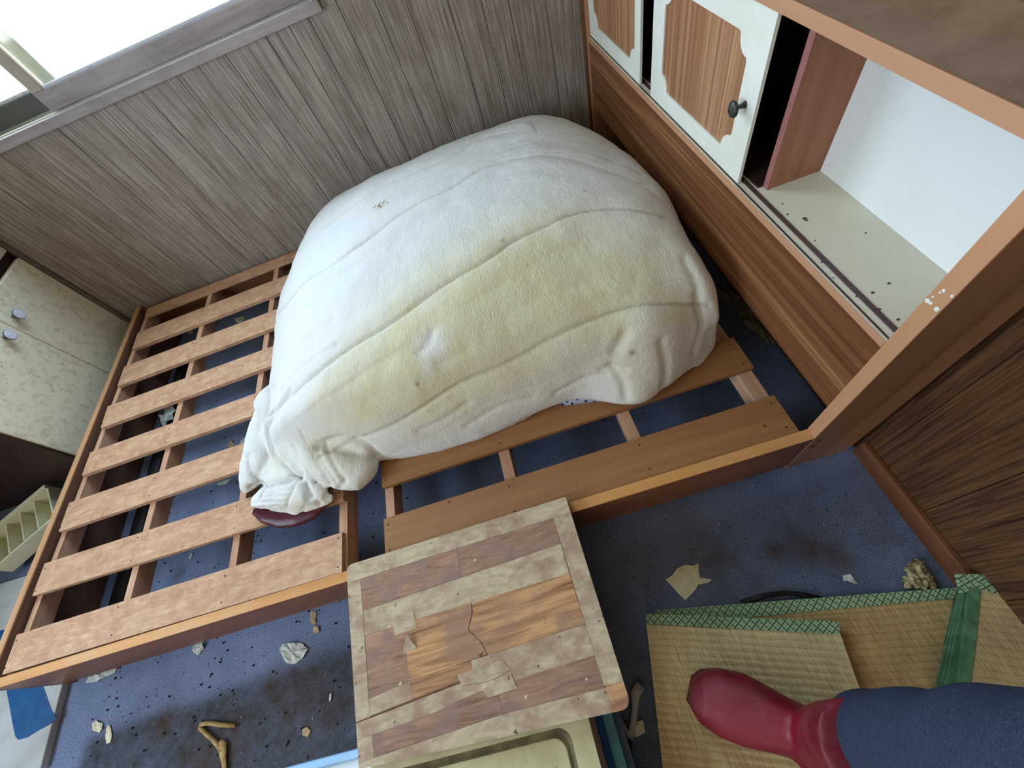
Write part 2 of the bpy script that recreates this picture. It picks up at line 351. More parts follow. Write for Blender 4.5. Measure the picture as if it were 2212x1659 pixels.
def sash(x0, x1, y0, y1, mat, rail_h, smat):
    s = wbox('sash', x0, x1, y0, y1, 0.780, 0.780 + rail_h, mat)
    wbox('stile', x0, x0 + .034, y0 + .001, y1 - .001, 0.780 + rail_h, WZ1 - .022, smat, s); wbox('stile', x1 - .04, x1, y0 + .001, y1 - .001, 0.780 + rail_h, WZ1 - .022, smat, s)
    wbox('top_rail', x0 + .034, x1 - .04, y0, y1, WZ1 - .06, WZ1 - .022, mat, s)
    wbox('glazing_bead', x0 + .034, x1 - .04, y0 + .004, y0 + .010, .780 + rail_h, .780 + rail_h + .007, M['bead'], s, 0.001)
    wbox('glazing_bead', x0 + .034, x0 + .041, y0 + .004, y0 + .010, .787 + rail_h, WZ1 - .06, M['cream'], s, 0.001)
    wbox('pane', x0 + .041, x1 - .04, y0 + .012, y0 + .015, .780 + rail_h, WZ1 - .06, M['glass'], s, 0)
    return s
sash(0.640, 1.438, 0.016, 0.040, M['trim'], 0.046, M['stile'])
sash(WX0 + .012, 0.70, 0.056, 0.080, M['trim_dark'], 0.046, M['cab_white'])

# ------------------------------------------------------------------ cabinet on the left
XC = 0.130
cab = thing('cabinet', (-0.13, -0.32, 0), 'cream mottled two-door cupboard in the corner behind the bed foot', 'cupboard')
box('body', XL + .01, XC - .022, -0.632, -0.014, 0.0, 1.95, M['dark_brown'], cab)
box('side_panel', XL + .01, XC - .004, -0.640, -0.632, 0.0, 1.95, M['dark_brown'], cab)
def cdoor(y0, y1, z0, z1, mat, ky=None):
    d = box('door', XC - .020, XC, y0, y1, z0, z1, mat, cab, bevel=0.004)
    if ky is not None:
        bm = bmesh.new(); lathe(bm, (XC, ky[0], ky[1]), (1, 0, 0), [(0, .006), (.016, .006), (.018, .015), (.022, .0175), (.025, .017)])
        k = finish('knob', bm, M['knob_rim'], d, smooth=False)
        bm = bmesh.new(); lathe(bm, (XC + .0252, ky[0], ky[1]), (1, 0, 0), [(0, .0160), (.001, .0158), (.0018, .012)], 24); finish('knob_face', bm, M['knob_white'], d, label='silvery white round knob face')
cdoor(-0.2815, -0.018, 0.06, 0.506, M['cab_cream'], (-0.246, 0.440)); cdoor(-0.631, -0.2835, 0.06, 0.506, M['cab_cream'], (-0.331, 0.432))
cdoor(-0.631, -0.2835, 0.535, 1.0, M['cab_white']); cdoor(-0.2815, -0.018, 0.535, 1.0, M['cab_white'])
box('door_moulding', XC, XC + .004, -0.262, -0.040, 0.560, 0.566, M['cab_white'], cab)
box('door_moulding', XC, XC + .004, -0.040, -0.034, 0.560, 0.95, M['cab_white'], cab)

# ------------------------------------------------------------------ the bed
bed = thing('bed', (1.2, -0.65, 0), 'wooden slatted bed frame with storage headboard and sliding doors', 'bed')
ZD = 0.179; ZJ = 0.165
XF0, XF1 = 0.221, 0.240
fbd = box('footboard', XF0, XF1, -1.30, -0.012, 0.0, 0.184, M['foot'], bed, 0.0015)
box('edge_strip', XF0 - .0003, XF1 + .0003, -1.30, -0.012, 0.184, 0.188, M['foot_edge'], fbd, 0.001, label='pale wooden edging strip')
rl = box('side_rail', XF1, 2.166, -1.300, -1.279, 0.022, 0.179, M['rail'], bed, 0.0015)
box('edge_strip', XF0, 2.166, -1.3003, -1.2787, 0.179, 0.184, M['rail_edge'], rl, 0.001, label='lighter orange edging strip')
box('back_rail', XF1, 2.166, -0.030, -0.010, 0.03, 0.168, M['rail'], bed, 0.0015)
def joist(name, x0, x1, z0=0.075, y0=-1.278, y1=-0.031): return box(name, x0, x1, y0, y1, z0, ZJ, M['joist'], bed, 0.001)
for xa, xb in ((XF1 + .010, XF1 + .028), (0.546, 0.566), (0.842, 0.862), (1.136, 1.158), (1.258, 1.280), (1.550, 1.576), (1.841, 1.867), (2.118, 2.150)): joist('joist', xa, xb, 0.120)
for x in (1.842,): box('leg', x, x + .018, -0.68, -0.64, 0, 0.119, M['joist'], bed)
L = [((322, 660), (312, 684)), ((297, 718.5), (285, 755)), ((268, 792), (253, 834.5)), ((232, 878), (217, 925)), ((194.5, 977), (176, 1028)), ((149, 1086), (126, 1149)), ((96, 1217), (69, 1288)), ((36, 1371), (4, 1458))]
RY0 = [(-0.010, -0.075), (-0.163, -0.248), (-0.333, -0.421), (-0.509, -0.593), (-0.683, -0.763), (-0.851, -0.936), (-1.027, -1.115), (-1.190, -1.2775)]
rnd = random.Random(4); nails = bmesh.new()
def nail(x, y):
    lathe(nails, (x, y, ZD - .0005), (0, 0, 1), [(0, .0022), (.0009, .0020)], 6)
for i, ((a, b), (ya, yb)) in enumerate(zip(L, RY0)):
    A = at(*a, z=ZD); B = at(*b, z=ZD)
    B.y = max(B.y, -1.2775)
    x1 = 1.154 + rnd.uniform(-.002, .002); bm = bmesh.new()
    A.y = min(A.y, -0.034 if i == 0 else 0); yA = min(ya, A.y) if i == 0 else ya
    prism(bm, [(B.x, B.y), (x1, yb if i else -0.078), (x1, yA if i != 0 else -0.034), (A.x, A.y)], ZJ + .0002, ZD)
    finish('slat', bm, M['slat'], bed, bevel=0.0008)
    for x in (0.262, 0.556, 0.852, 1.146):
        for yy in (A.y - .014, B.y + .014): nail(x + rnd.uniform(-.003, .003), yy + rnd.uniform(-.004, .004) + (ya - A.y) * (x - .26))
for i, (ya, yb) in enumerate(RY0):
    bm = bmesh.new(); ya = min(ya, -.034); yb_ = max(yb, -1.2775)
    prism(bm, [(1.258, yb_), (2.152, yb_), (2.152, ya), (1.258, ya)], ZJ + .0002, ZD)
    finish('slat', bm, M['slat_plain'], bed, bevel=0.0008)
    for x in (1.269, 1.563, 1.854, 2.134):
        for yy in (ya - .016, yb_ + .016): nail(x + rnd.uniform(-.004, .004), yy)
o = finish('nail_heads', nails, M['black'], bed); o['kind'] = 'stuff'

# headboard
XH = 2.166; ZS = 0.475; YP0, YP1 = -1.300, -1.278
sp = box('side_panel', XH, 2.308, YP0, YP1, 0.0, 1.0, M['side_wood'], bed, 0.0015)
box('edge_strip', XH - .0004, XH + .004, YP0 - .0003, YP1 + .0003, 0.0, 1.0, M['edge_wood_z'], sp, 0.001, label='orange brown front edge')
bm = bmesh.new(); 
bm.free()
for (px, pz) in ((2.182, .158), (2.182, .128), (2.150, .150), (2.150, .120)):
    bm = bmesh.new(); lathe(bm, (px, -1.3013, pz), (0, 1, 0), [(0, .0045), (.003, .0045)], 10); finish('dowel_plug', bm, M['dark_brown'], bed)
box('side_panel', XH, 2.308, -0.034, -0.014, 0.0, 1.0, M['side_wood'], bed, 0.0015)
lp = box('lower_panel', XH + .001, XH + .014, YP1, -0.034, 0.274, ZS - .012, M['walnut_h'], bed, 0.001)
sh = box('shelf', XH, 2.302, YP1, -0.034, ZS - .012, ZS, M['cream'], bed, 0.0008)
box('shelf_edge', XH - .0012, XH, YP1, -0.034, ZS - .013, ZS + .0003, M['edge_wood'], sh, 0.0004, label='brown edge of the shelf')
box('track', 2.1700, 2.1724, YP1, -0.034, ZS, ZS + .0008, M['dark_brown'], sh, 0)
box('track', 2.1825, 2.1905, YP1, -0.034, ZS, ZS + .0012, M['track'], sh, 0.0004)
box('back_panel', 2.302, 2.308, YP1, -0.034, 0.27, 0.737, M['white_back'], bed, 0)
tb = box('top_board', XH + .001, 2.302, YP1, -0.034, 0.7375, 0.7545, M['top_board'], bed, 0.0008)
box('edge_strip', XH - .001, XH + .001, YP1, -0.034, 0.737, 0.755, M['edge_wood'], tb, 0.0004, label='orange brown front edge')
box('upper_back', 2.290, 2.308, YP1, -0.034, 0.755, 1.0, M['edge_wood'], bed, 0.0008)
box('painted_shade_back', 2.296, 2.3015, -0.911, -0.034, ZS, 0.737, M['dark_brown'], bed, 0)  # dark sheet: shade behind the sliding doors put into the colour
box('painted_shade_base', 2.195, 2.296, -0.911, -0.034, ZS, ZS + .002, M['dark_brown'], bed, 0)  # same interior shade painted as a dark sheet on the shelf
dv = box('divider', 2.206, 2.302, -0.924, -0.912, ZS, 0.737, M['divider'], bed, 0)
box('divider_edge', 2.2045, 2.206, -0.9243, -0.9117, ZS + .0003, 0.737, M['divider_edge'], dv, 0)
box('divider', 2.206, 2.302, -0.455, -0.443, ZS, 0.737, M['divider'], bed, 0)
def notch(y0, y1, z0, z1, r=0.028, st=0.006):
    """rectangle with scooped corners, as (y,z) going round"""
    pts = []
    def arc(cy, cz, sy, sz):
        # from the vertical side to the horizontal side around a corner at (cy,cz); sy,sz point inside
        out = [(cy, cz + sz * (r + st)), (cy + sy * st * .4, cz + sz * (r + st * .4))]
        for k in range(0, 7):
            a = math.pi / 2 * k / 6
            out.append((cy + sy * (st * .4 + (r - 0.3 * st) * math.sin(a) * 1.0), cz + sz * (st * .4 + (r - 0.3 * st) * math.cos(a))))
        out.append((cy + sy * (r + st), cz))
        return out
    pts += arc(y0, z0, 1, 1)
    pts += arc(y1, z0, -1, 1)[::-1]
    pts += arc(y1, z1, -1, -1)
    pts += arc(y0, z1, 1, -1)[::-1]
    return pts
def sliding_door(y0, y1, x, cut, knob=None):
    z0, z1 = ZS + .001, 0.7365; t = .006
    bm = bmesh.new(); outer = [(y0, z0), (y1, z0), (y1, z1), (y0, z1)]; inner = notch(*cut)
    def layer(xx):
        vo = [bm.verts.new((xx, p[0], p[1])) for p in outer]; vi = [bm.verts.new((xx, p[0], p[1])) for p in inner]
        eo = [bm.edges.new((vo[i], vo[(i + 1) % 4])) for i in range(4)]; ei = [bm.edges.new((vi[i], vi[(i + 1) % len(vi)])) for i in range(len(vi))]
        bmesh.ops.triangle_fill(bm, use_beauty=True, use_dissolve=False, edges=eo + ei); return vo, vi
    o1, i1 = layer(x); o2, i2 = layer(x + t)
    for a, b in ((o1, o2), (i1, i2)):
        for k in range(len(a)): bm.faces.new((a[k], a[(k + 1) % len(a)], b[(k + 1) % len(a)], b[k]))
    d = finish('sliding_door', bm, M['door_white'], bed)
    box('inset_panel', x + .0030, x + .0058, cut[0] - .008, cut[1] + .008, cut[2] - .008, cut[3] + .008, M['walnut_v'], d, 0, label='striped walnut inset panel')
    if knob:
        bm = bmesh.new(); lathe(bm, (x, knob[0], knob[1]), (-1, 0, 0), [(0, .006), (.003, .0045), (.012, .0035), (.016, .007), (.018, .0125), (.021, .0135), (.024, .011), (.026, .006)], 14)
        for v in bm.verts: v.co += Vector((noise.noise(v.co * 300), noise.noise(v.co * 280 + Vector((5, 0, 0))), noise.noise(v.co * 260 + Vector((0, 7, 0))))) * 0.0012
        finish('knob', bm, M['ant_metal'], d, smooth=True, label='dark antique metal knob')
    return d
sliding_door(-0.881, -0.480, 2.173, (-0.832, -0.534, 0.512, 0.692), (-0.853, 0.604))
sliding_door(-0.413, -0.036, 2.173, (-0.380, -0.075, 0.512, 0.692))

bm = bmesh.new(); rr = random.Random(12)
for (u, v, s_) in ((2003, 650, .0030), (2010, 655, .0022), (2023, 668, .0030), (2038, 628, .0022), (2056, 640, .0018), (2015, 641, .0015), (2030, 632, .0014)):
    c = at(u, v, x=XH - .0006); bmesh.ops.create_icosphere(bm, subdivisions=1, radius=s_, matrix=Matrix.Translation(c) @ Matrix.Diagonal((.15, 1, 1.2, 1)))
o = finish('paint_chips', bm, M['door_white'], bed); o['kind'] = 'stuff'
# ------------------------------------------------------------------ comforter
def catmull(P, n):
    """P: (k,3) array -> resampled with n per span"""
    P = np.asarray(P, float); Q = np.vstack([2 * P[0] - P[1], P, 2 * P[-1] - P[-2]]); out = []
    for i in range(1, len(Q) - 2):
        for j in range(n):
            t = j / n; p0, p1, p2, p3 = Q[i - 1], Q[i], Q[i + 1], Q[i + 2]
            out.append(0.5 * ((2 * p1) + (-p0 + p2) * t + (2 * p0 - 5 * p1 + 4 * p2 - p3) * t * t + (-p0 + 3 * p1 - 3 * p2 + p3) * t ** 3))
    out.append(Q[-2]); return np.array(out)
rows = [
 [(640, 560, .28), (700, 445, .31), (800, 385, .345), (900, 340, .36), (1060, 275, .37), (1160, 247, .375), (1250, 270, .35), (1345, 335, .31)],
 [(604, 640, .22), (655, 545, .35), (760, 462, .41), (880, 412, .43), (1040, 366, .44), (1160, 335, .44), (1300, 345, .40), (1425, 400, .335)],
 [(591, 740, .21), (635, 650, .35), (730, 575, .43), (880, 520, .455), (1060, 465, .465), (1210, 430, .46), (1370, 430, .425), (1482, 505, .345)],
 [(584, 800, .20), (620, 760, .34), (710, 705, .42), (880, 640, .45), (1060, 590, .455), (1240, 540, .44), (1410, 520, .415), (1532, 590, .35)],
 [(578, 860, .20), (605, 850, .32), (690, 820, .39), (860, 770, .42), (1065, 705, .42), (1260, 645, .41), (1430, 610, .385), (1545, 665, .315)],
 [(566, 930, .20), (592, 925, .29), (675, 905, .34), (845, 870, .355), (1075, 815, .34), (1275, 750, .35), (1430, 720, .345), (1540, 725, .235)],
 [(560, 975, .19), (605, 990, .205), (720, 990, .205), (860, 992, .190), (1050, 942, .192), (1232, 862, .215), (1385, 868, .215), (1496, 795, .19)],
]
G3 = [[np.array(at(u, v, z=z)) for u, v, z in r] for r in rows]
back = [];
for p in G3[0]:
    q = p.copy(); q[2] = 0.19; q[1] = min(p[1] + 0.05, -0.02); back.append(q)
front = []
for p in G3[-1]:
    q = p.copy(); q[2] = 0.184; q[1] = p[1] + 0.05; front.append(q)
G3 = [back] + G3 + [front]
for r in G3:
    q = r[-1].copy(); q[2] = 0.182; q[0] = min(q[0] + .012, 2.155); r.append(q)
for r in G3:
    for p in r: p[1] = min(p[1], -0.014)
G3 = np.array(G3)
G2 = np.array([catmull(r, 8) for r in G3])                 # rows x fine u
G2 = np.array([catmull(G2[:, j], 8) for j in range(G2.shape[1])])   # fine u x fine v
nu, nv = G2.shape[:2]
cb = bmesh.new(); grid = [[cb.verts.new(G2[i, j]) for j in range(nv)] for i in range(nu)]
for i in range(nu - 1):
    for j in range(nv - 1): cb.faces.new((grid[i][j], grid[i + 1][j], grid[i + 1][j + 1], grid[i][j + 1]))
# close below
bot = [[cb.verts.new((G2[i, j][0], G2[i, j][1], 0.1795)) for j in (range(nv))] for i in (range(nu))]
bd = [(i, 0) for i in range(nu)] + [(nu - 1, j) for j in range(1, nv)] + [(i, nv - 1) for i in range(nu - 2, -1, -1)] + [(0, j) for j in range(nv - 2, 0, -1)]
for k in range(len(bd)):
    a, b = bd[k], bd[(k + 1) % len(bd)]; cb.faces.new((grid[a[0]][a[1]], grid[b[0]][b[1]], bot[b[0]][b[1]], bot[a[0]][a[1]]))
for i in range(nu - 1):
    for j in range(nv - 1): cb.faces.new((bot[i][j], bot[i][j + 1], bot[i + 1][j + 1], bot[i + 1][j]))
def blob(bm, u, v, z, rx, ry, rz, rot=0.0, lift=0):
    c = at(u, v, z=z); m = Matrix.Translation(c) @ Matrix.Rotation(rot, 4, 'Z') @ Matrix.Diagonal((rx, ry, rz, 1))
    bmesh.ops.create_icosphere(bm, subdivisions=3, radius=1, matrix=m)
# folds that spill over the slats at the near left corner
def ptube(bm, pts, rad, flat=1.0, seg=16):
    tube(bm, [at(u, v, z=z) for u, v, z in pts], rad, seg, flat=flat)
ptube(cb, [(600, 850, .26), (655, 925, .240), (705, 985, .222), (755, 1018, .210), (790, 1028, .206)], [.07, .068, .060, .052, .036], .75)
blob(cb, 770, 1018, .208, .060, .046, .032, 0.15)
ptube(cb, [(580, 925, .245), (600, 972, .236), (632, 1012, .228), (668, 1050, .216)], [.022, .024, .024, .018], .8)
ptube(cb, [(585, 870, .235), (566, 940, .222), (552, 1000, .210), (540, 1040, .202), (526, 1062, .196)], [.038, .046, .044, .034, .014], .6)
blob(cb, 600, 1010, .200, .060, .055, .018, 0.2)
ptube(cb, [(640, 985, .212), (628, 1030, .210), (612, 1062, .206), (604, 1085, .202)], [.05, .066, .078, .070], .30)
ptube(cb, [(545, 1085, .204), (575, 1072, .213), (620, 1066, .214), (665, 1068, .212), (705, 1070, .204)], [.018, .034, .036, .032, .018], .65)
ptube(cb, [(590, 1096, .197), (645, 1102, .197), (688, 1088, .197), (722, 1074, .198)], [.014, .018, .018, .012], .6)
blob(cb, 1375, 830, .212, .032, .034, .036)
blob(cb, 1400, 790, .235, .05, .05, .045)
def remesh(bm, voxel, smooth_it, fac=0.5):
    me = bpy.data.meshes.new('tmp'); bmesh.ops.recalc_face_normals(bm, faces=bm.faces[:]); bm.to_mesh(me); bm.free()
    o = bpy.data.objects.new('tmp', me); COL.objects.link(o)
    r = o.modifiers.new('r', 'REMESH'); r.mode = 'VOXEL'; r.voxel_size = voxel; r.use_smooth_shade = True
    s = o.modifiers.new('s', 'SMOOTH'); s.iterations = smooth_it; s.factor = fac
    bpy.context.view_layer.update()
    dg = bpy.context.evaluated_depsgraph_get(); out = bpy.data.meshes.new_from_object(o.evaluated_get(dg))
    bpy.data.objects.remove(o); bpy.data.meshes.remove(me); return out
cme = remesh(cb, 0.0048, 14)
cme.name = 'comforter'
co = np.empty(len(cme.vertices) * 3); cme.vertices.foreach_get('co', co); co = co.reshape(-1, 3)
no = np.empty(len(cme.vertices) * 3); cme.vertices.foreach_get('normal', no); no = no.reshape(-1, 3)
bmt = bmesh.new(); bmt.from_mesh(cme); bvh = BVHTree.FromBMesh(bmt)
def cast(u, v):
    h = bvh.ray_cast(C0, ray(u, v).normalized()); return h[0]
def polyline3(pts):
    pts2 = []
    for a, b in zip(pts, pts[1:]):
        n = max(2, int(math.hypot(b[0] - a[0], b[1] - a[1]) / 8))
        pts2 += [(a[0] + (b[0] - a[0]) * k / n, a[1] + (b[1] - a[1]) * k / n) for k in range(n)]
    out = [cast(*p) for p in pts2 + [pts[-1]]]; return np.array([p for p in out if p is not None])
def smooth_px(pts): return [tuple(p) for p in catmull([(a, b, 0) for a, b in pts], 5)[:, :2]]
def dist_to(poly):
    d = np.full(len(co), 9.0)
    for a, b in zip(poly[:-1], poly[1:]):
        ab = b - a; l = ab @ ab
        if l < 1e-9 or l > 0.01: continue
        near = np.abs(co - (a + b) / 2).max(1) < 0.06
        q = co[near]; t = np.clip((q - a) @ ab / l, 0, 1); dd = np.linalg.norm(q - (a + t[:, None] * ab), axis=1)
        d[near] = np.minimum(d[near], dd)
    return d
disp = np.zeros(len(co))
seam_px = [
 [(640, 548), (700, 490), (755, 450), (853, 390), (962, 344), (1040, 300), (1110, 285)],
 [(602, 680), (650, 620), (737, 559), (788, 521), (889, 448), (962, 412), (1070, 354), (1160, 336), (1233, 344), (1298, 362), (1400, 400)],
 [(580, 900), (620, 860), (680, 812), (760, 750), (850, 695), (950, 622), (1059, 557), (1106, 521), (1179, 488), (1251, 459), (1340, 450), (1440, 470)],
 [(690, 985), (760, 955), (832, 925), (889, 896), (996, 827), (1069, 795), (1132, 766), (1176, 738), (1249, 702), (1350, 665), (1440, 655), (1530, 660)],
]
seam_d = np.full(len(co), 9.0)
for s in seam_px: seam_d = np.minimum(seam_d, dist_to(polyline3(smooth_px(s))))
disp -= 0.0045 * np.exp(-(seam_d / 0.0050) ** 2); disp += 0.003 * np.exp(-((seam_d - 0.04) / 0.03) ** 2)
fold_px = [  # (line, width, depth)
 ([(625, 845), (600, 885), (577, 925)], .007, .008), ([(590, 790), (650, 740), (720, 690)], .006, .002), ([(600, 850), (660, 790), (730, 745)], .006, .003),
 ([(578, 935), (590, 985), (622, 1020), (655, 1045), (668, 1075)], .007, .012), ([(690, 962), (740, 948), (790, 962), (815, 985)], .012, .012),
 ([(700, 960), (720, 1000), (745, 1040)], .005, .004), ([(650, 930), (680, 985), (715, 1045)], .006, .004), ([(665, 940), (700, 1000), (728, 1050)], .005, .004), ([(632, 960), (670, 1020), (700, 1055)], .005, .003),
 ([(532, 985), (545, 1025), (572, 1050)], .004, .006), ([(538, 980), (552, 1018), (580, 1045)], .004, .003), ([(540, 1052), (575, 1044), (610, 1040), (650, 1028)], .006, .012), ([(582, 1048), (566, 1062), (556, 1078)], .005, .006),
 ([(620, 1095), (622, 1080), (632, 1060), (642, 1030)], .0035, .006), ([(535, 1078), (580, 1072), (618, 1072)], .003, .004), ([(536, 1088), (580, 1084), (616, 1084)], .003, .004), ([(540, 1098), (580, 1098), (600, 1094), (620, 1102)], .003, .004), ([(565, 1066), (600, 1062), (625, 1060)], .003, .003),
 ([(660, 1040), (668, 1065), (690, 1088)], .006, .006), ([(725, 1068), (735, 1055), (742, 1040)], .006, .005), ([(660, 1095), (640, 1118), (600, 1112)], .005, .003),
 ([(570, 800), (585, 860), (575, 900)], .005, .003), ([(560, 905), (562, 930)], .006, .003),
 ([(1320, 790), (1345, 825), (1352, 860)], .010, .007), ([(1330, 760), (1340, 740), (1350, 720)], .012, .008), ([(1430, 860), (1440, 800), (1430, 740)], .010, .005),
 ([(1300, 800), (1330, 795), (1350, 800)], .008, .005), ([(1505, 640), (1515, 700), (1500, 760)], .008, .008), ([(1480, 560), (1505, 620), (1510, 680)], .010, .004),
 ([(905, 930), (960, 905), (1010, 870)], .009, .003), ([(1010, 920), (1080, 880), (1150, 860)], .009, .003), ([(1200, 850), (1260, 820), (1310, 810)], .008, .003),
 ([(1300, 370), (1370, 390), (1440, 440)], .007, .003), ([(1290, 350), (1350, 355), (1400, 385)], .007, .003), ([(1180, 330), (1270, 330), (1350, 360)], .006, .002),
 ([(905, 760), (925, 740), (935, 715)], .010, .003), ([(950, 790), (980, 770), (1010, 755)], .010, .002)]
for px, wd, dp in fold_px: disp -= dp * np.exp(-(dist_to(polyline3(smooth_px(px))) / wd) ** 2)
bmt.free()
nz = np.empty(len(co)); 
for i, c in enumerate(co):
    v = Vector(c); nz[i] = 0.0035 * noise.noise(v * 9) + 0.0014 * noise.noise(Vector((v.x * 26, v.y * 26, v.z * 10))) + 0.0005 * noise.noise(v * 75)
tail = np.exp(-(((co[:, 0] - .93) / .10) ** 2 + ((co[:, 1] + 1.02) / .10) ** 2))
disp += nz * (1 + 1.5 * tail)
co2 = co + no * disp[:, None]; co2[:, 1] = np.minimum(co2[:, 1], -0.006); co2[:, 2] = np.maximum(co2[:, 2], 0.1795); co2[:, 0] = np.minimum(co2[:, 0], 2.1655)
# stains: r yellow, g grey dirt specks, b seam thread
bm2 = bmesh.new(); bm2.from_mesh(cme); bvh2 = BVHTree.FromBMesh(bm2)
yel = np.zeros(len(co)); lav = np.zeros(len(co))
wn = np.array([noise.noise(Vector(c) * 11) + 0.5 * noise.noise(Vector(c) * 30) for c in co])
for (u, v, r_, a) in ((1280, 540, .12, .75), (1180, 580, .11, .8), (1060, 640, .11, .8), (940, 700, .10, .8), (860, 770, .09, .8), (800, 830, .08, .8), (1000, 760, .09, .65), (880, 860, .07, .6), (1370, 560, .10, .55), (720, 890, .05, .75), (1340, 720, .06, .35), (1180, 700, .09, .5), (690, 960, .05, .4), (1300, 300, .08, .3), (1370, 800, .035, .7), (1395, 850, .03, .8), (1100, 830, .07, .35), (1290, 700, .07, .4), (640, 1100, .03, .6), (600, 1000, .03, .4), (960, 870, .06, .4), (1450, 640, .06, .3), (1120, 540, .08, .45), (1230, 620, .12, .6), (1000, 690, .10, .6), (900, 780, .10, .6), (770, 860, .08, .6), (1180, 790, .10, .35), (1000, 850, .08, .3), (1390, 640, .08, .45), (760, 1000, .06, .35), (700, 980, .05, .45), (590, 1015, .03, .5), (700, 1085, .02, .9), (1000, 600, .08, .4)):
    h = bvh2.ray_cast(C0, ray(u, v).normalized())[0]
    if h is None: continue
    d = np.linalg.norm(co - np.array(h), axis=1); yel = 1 - (1 - yel) * (1 - np.clip(a * 0.62 * np.exp(-(d / (r_ * 1.25)) ** 2 + .35 * wn), 0, .95))
for (u, v, r_, a) in ((935, 745, .035, .9), (925, 790, .02, .6), (1330, 480, .10, .2)):
    h = bvh2.ray_cast(C0, ray(u, v).normalized())[0]
    d = np.linalg.norm(co - np.array(h), axis=1); lav = np.maximum(lav, a * np.exp(-(d / r_) ** 2 + .5 * wn))
seamc = np.exp(-(seam_d / 0.0030) ** 2)
brown = np.zeros(len(co))
for (u, v, r_) in ((1366, 762, .006), (822, 447, .008), (1086, 520, .004), (902, 828, .004), (1262, 413, .003)):
    h = bvh2.ray_cast(C0, ray(u, v).normalized())[0]
    if h is not None: brown = np.maximum(brown, np.exp(-(np.linalg.norm(co - np.array(h), axis=1) / r_) ** 2))
bm2.free()
cme.vertices.foreach_set('co', co2.ravel())
ca = cme.color_attributes.new('stain', 'FLOAT_COLOR', 'POINT')
yel = np.clip(yel - lav, 0, 1)
ca.data.foreach_set('color', np.stack([yel, np.clip(seamc, 0, 1), np.clip(brown, 0, 1), np.ones_like(yel)], 1).astype(np.float32).ravel())
def quilt_mat():
    m, nt, b = new_mat('quilt_cloth', 0.85, 0.2)
    b.inputs['Sheen Weight'].default_value = 0.15
    t = N(nt, 'ShaderNodeTexCoord'); mp = N(nt, 'ShaderNodeMapping'); nt.links.new(t.outputs['Object'], mp.inputs[0])
    a = N(nt, 'ShaderNodeAttribute', attribute_name='stain'); s = N(nt, 'ShaderNodeSeparateColor'); nt.links.new(a.outputs['Color'], s.inputs[0])
    n1 = noi(nt, mp, 22, 5, 0.65); r1 = ramp(nt, [(0.3, (0.7,) * 3 + (1,)), (0.7, (1.05,) * 3 + (1,))]); nt.links.new(n1.outputs[0], r1.inputs[0])
    mu = N(nt, 'ShaderNodeMath', operation='MULTIPLY', use_clamp=True); nt.links.new(s.outputs[0], mu.inputs[0]); nt.links.new(r1.outputs[0], mu.inputs[1])
    col = mix(nt, lin((216, 214, 210)), lin((208, 198, 150)), mu.outputs[0]).outputs[2]
    n2 = noi(nt, mp, 130, 3, 0.6); r2 = ramp(nt, [(0.745, (0, 0, 0, 1)), (0.77, (0.7,) * 3 + (1,))]); nt.links.new(n2.outputs[0], r2.inputs[0])
    col = mix(nt, col, lin((110, 108, 110)), r2.outputs[0]).outputs[2]
    sc_ = N(nt, 'ShaderNodeMath', operation='MULTIPLY'); sc_.inputs[1].default_value = 0.35; nt.links.new(s.outputs[1], sc_.inputs[0])
    col = mix(nt, col, lin((128, 116, 96)), sc_.outputs[0]).outputs[2]
    col = mix(nt, col, lin((140, 112, 74)), s.outputs[2]).outputs[2]
    nt.links.new(col, b.inputs['Base Color'])
    mp2 = N(nt, 'ShaderNodeMapping'); mp2.inputs['Scale'].default_value = (1, 0.35, 1); mp2.inputs['Rotation'].default_value = (0, 0, 0.5); nt.links.new(t.outputs['Object'], mp2.inputs[0])
    n3 = noi(nt, mp2, 260, 4, 0.7); n4 = noi(nt, mp2, 60, 4, 0.6)
    ad = N(nt, 'ShaderNodeMath', operation='ADD'); nt.links.new(n3.outputs[0], ad.inputs[0]); nt.links.new(n4.outputs[0], ad.inputs[1])
    bump(nt, b, ad.outputs[0], 0.5, 0.004); return m
M['quilt'] = quilt_mat()
for p in cme.polygons: p.use_smooth = True
cme.materials.clear(); cme.materials.append(M['quilt'])
com = bpy.data.objects.new('comforter', cme); COL.objects.link(com)
tag(com, 'bulky off-white quilted comforter with yellow stains heaped on the slats', 'comforter')
M['maroon'] = mottled('maroon_satin', (74, 22, 34), (58, 16, 28), 30, rough=0.35, bl=0.2)
bm = bmesh.new()
ptube(bm, [(552, 1098, .194), (575, 1112, .1935), (610, 1118, .193), (645, 1114, .193), (678, 1103, .1935), (708, 1082, .194)], [.016, .022, .026, .026, .022, .012], .45)
lme = remesh(bm, .004, 6)
lme.name = 'lining'; lme.materials.clear(); lme.materials.append(M['maroon'])
for p in lme.polygons: p.use_smooth = True
lo = bpy.data.objects.new('lining', lme); COL.objects.link(lo); lo.parent = com; lo['label'] = 'dark maroon satin lining showing under the folded end'
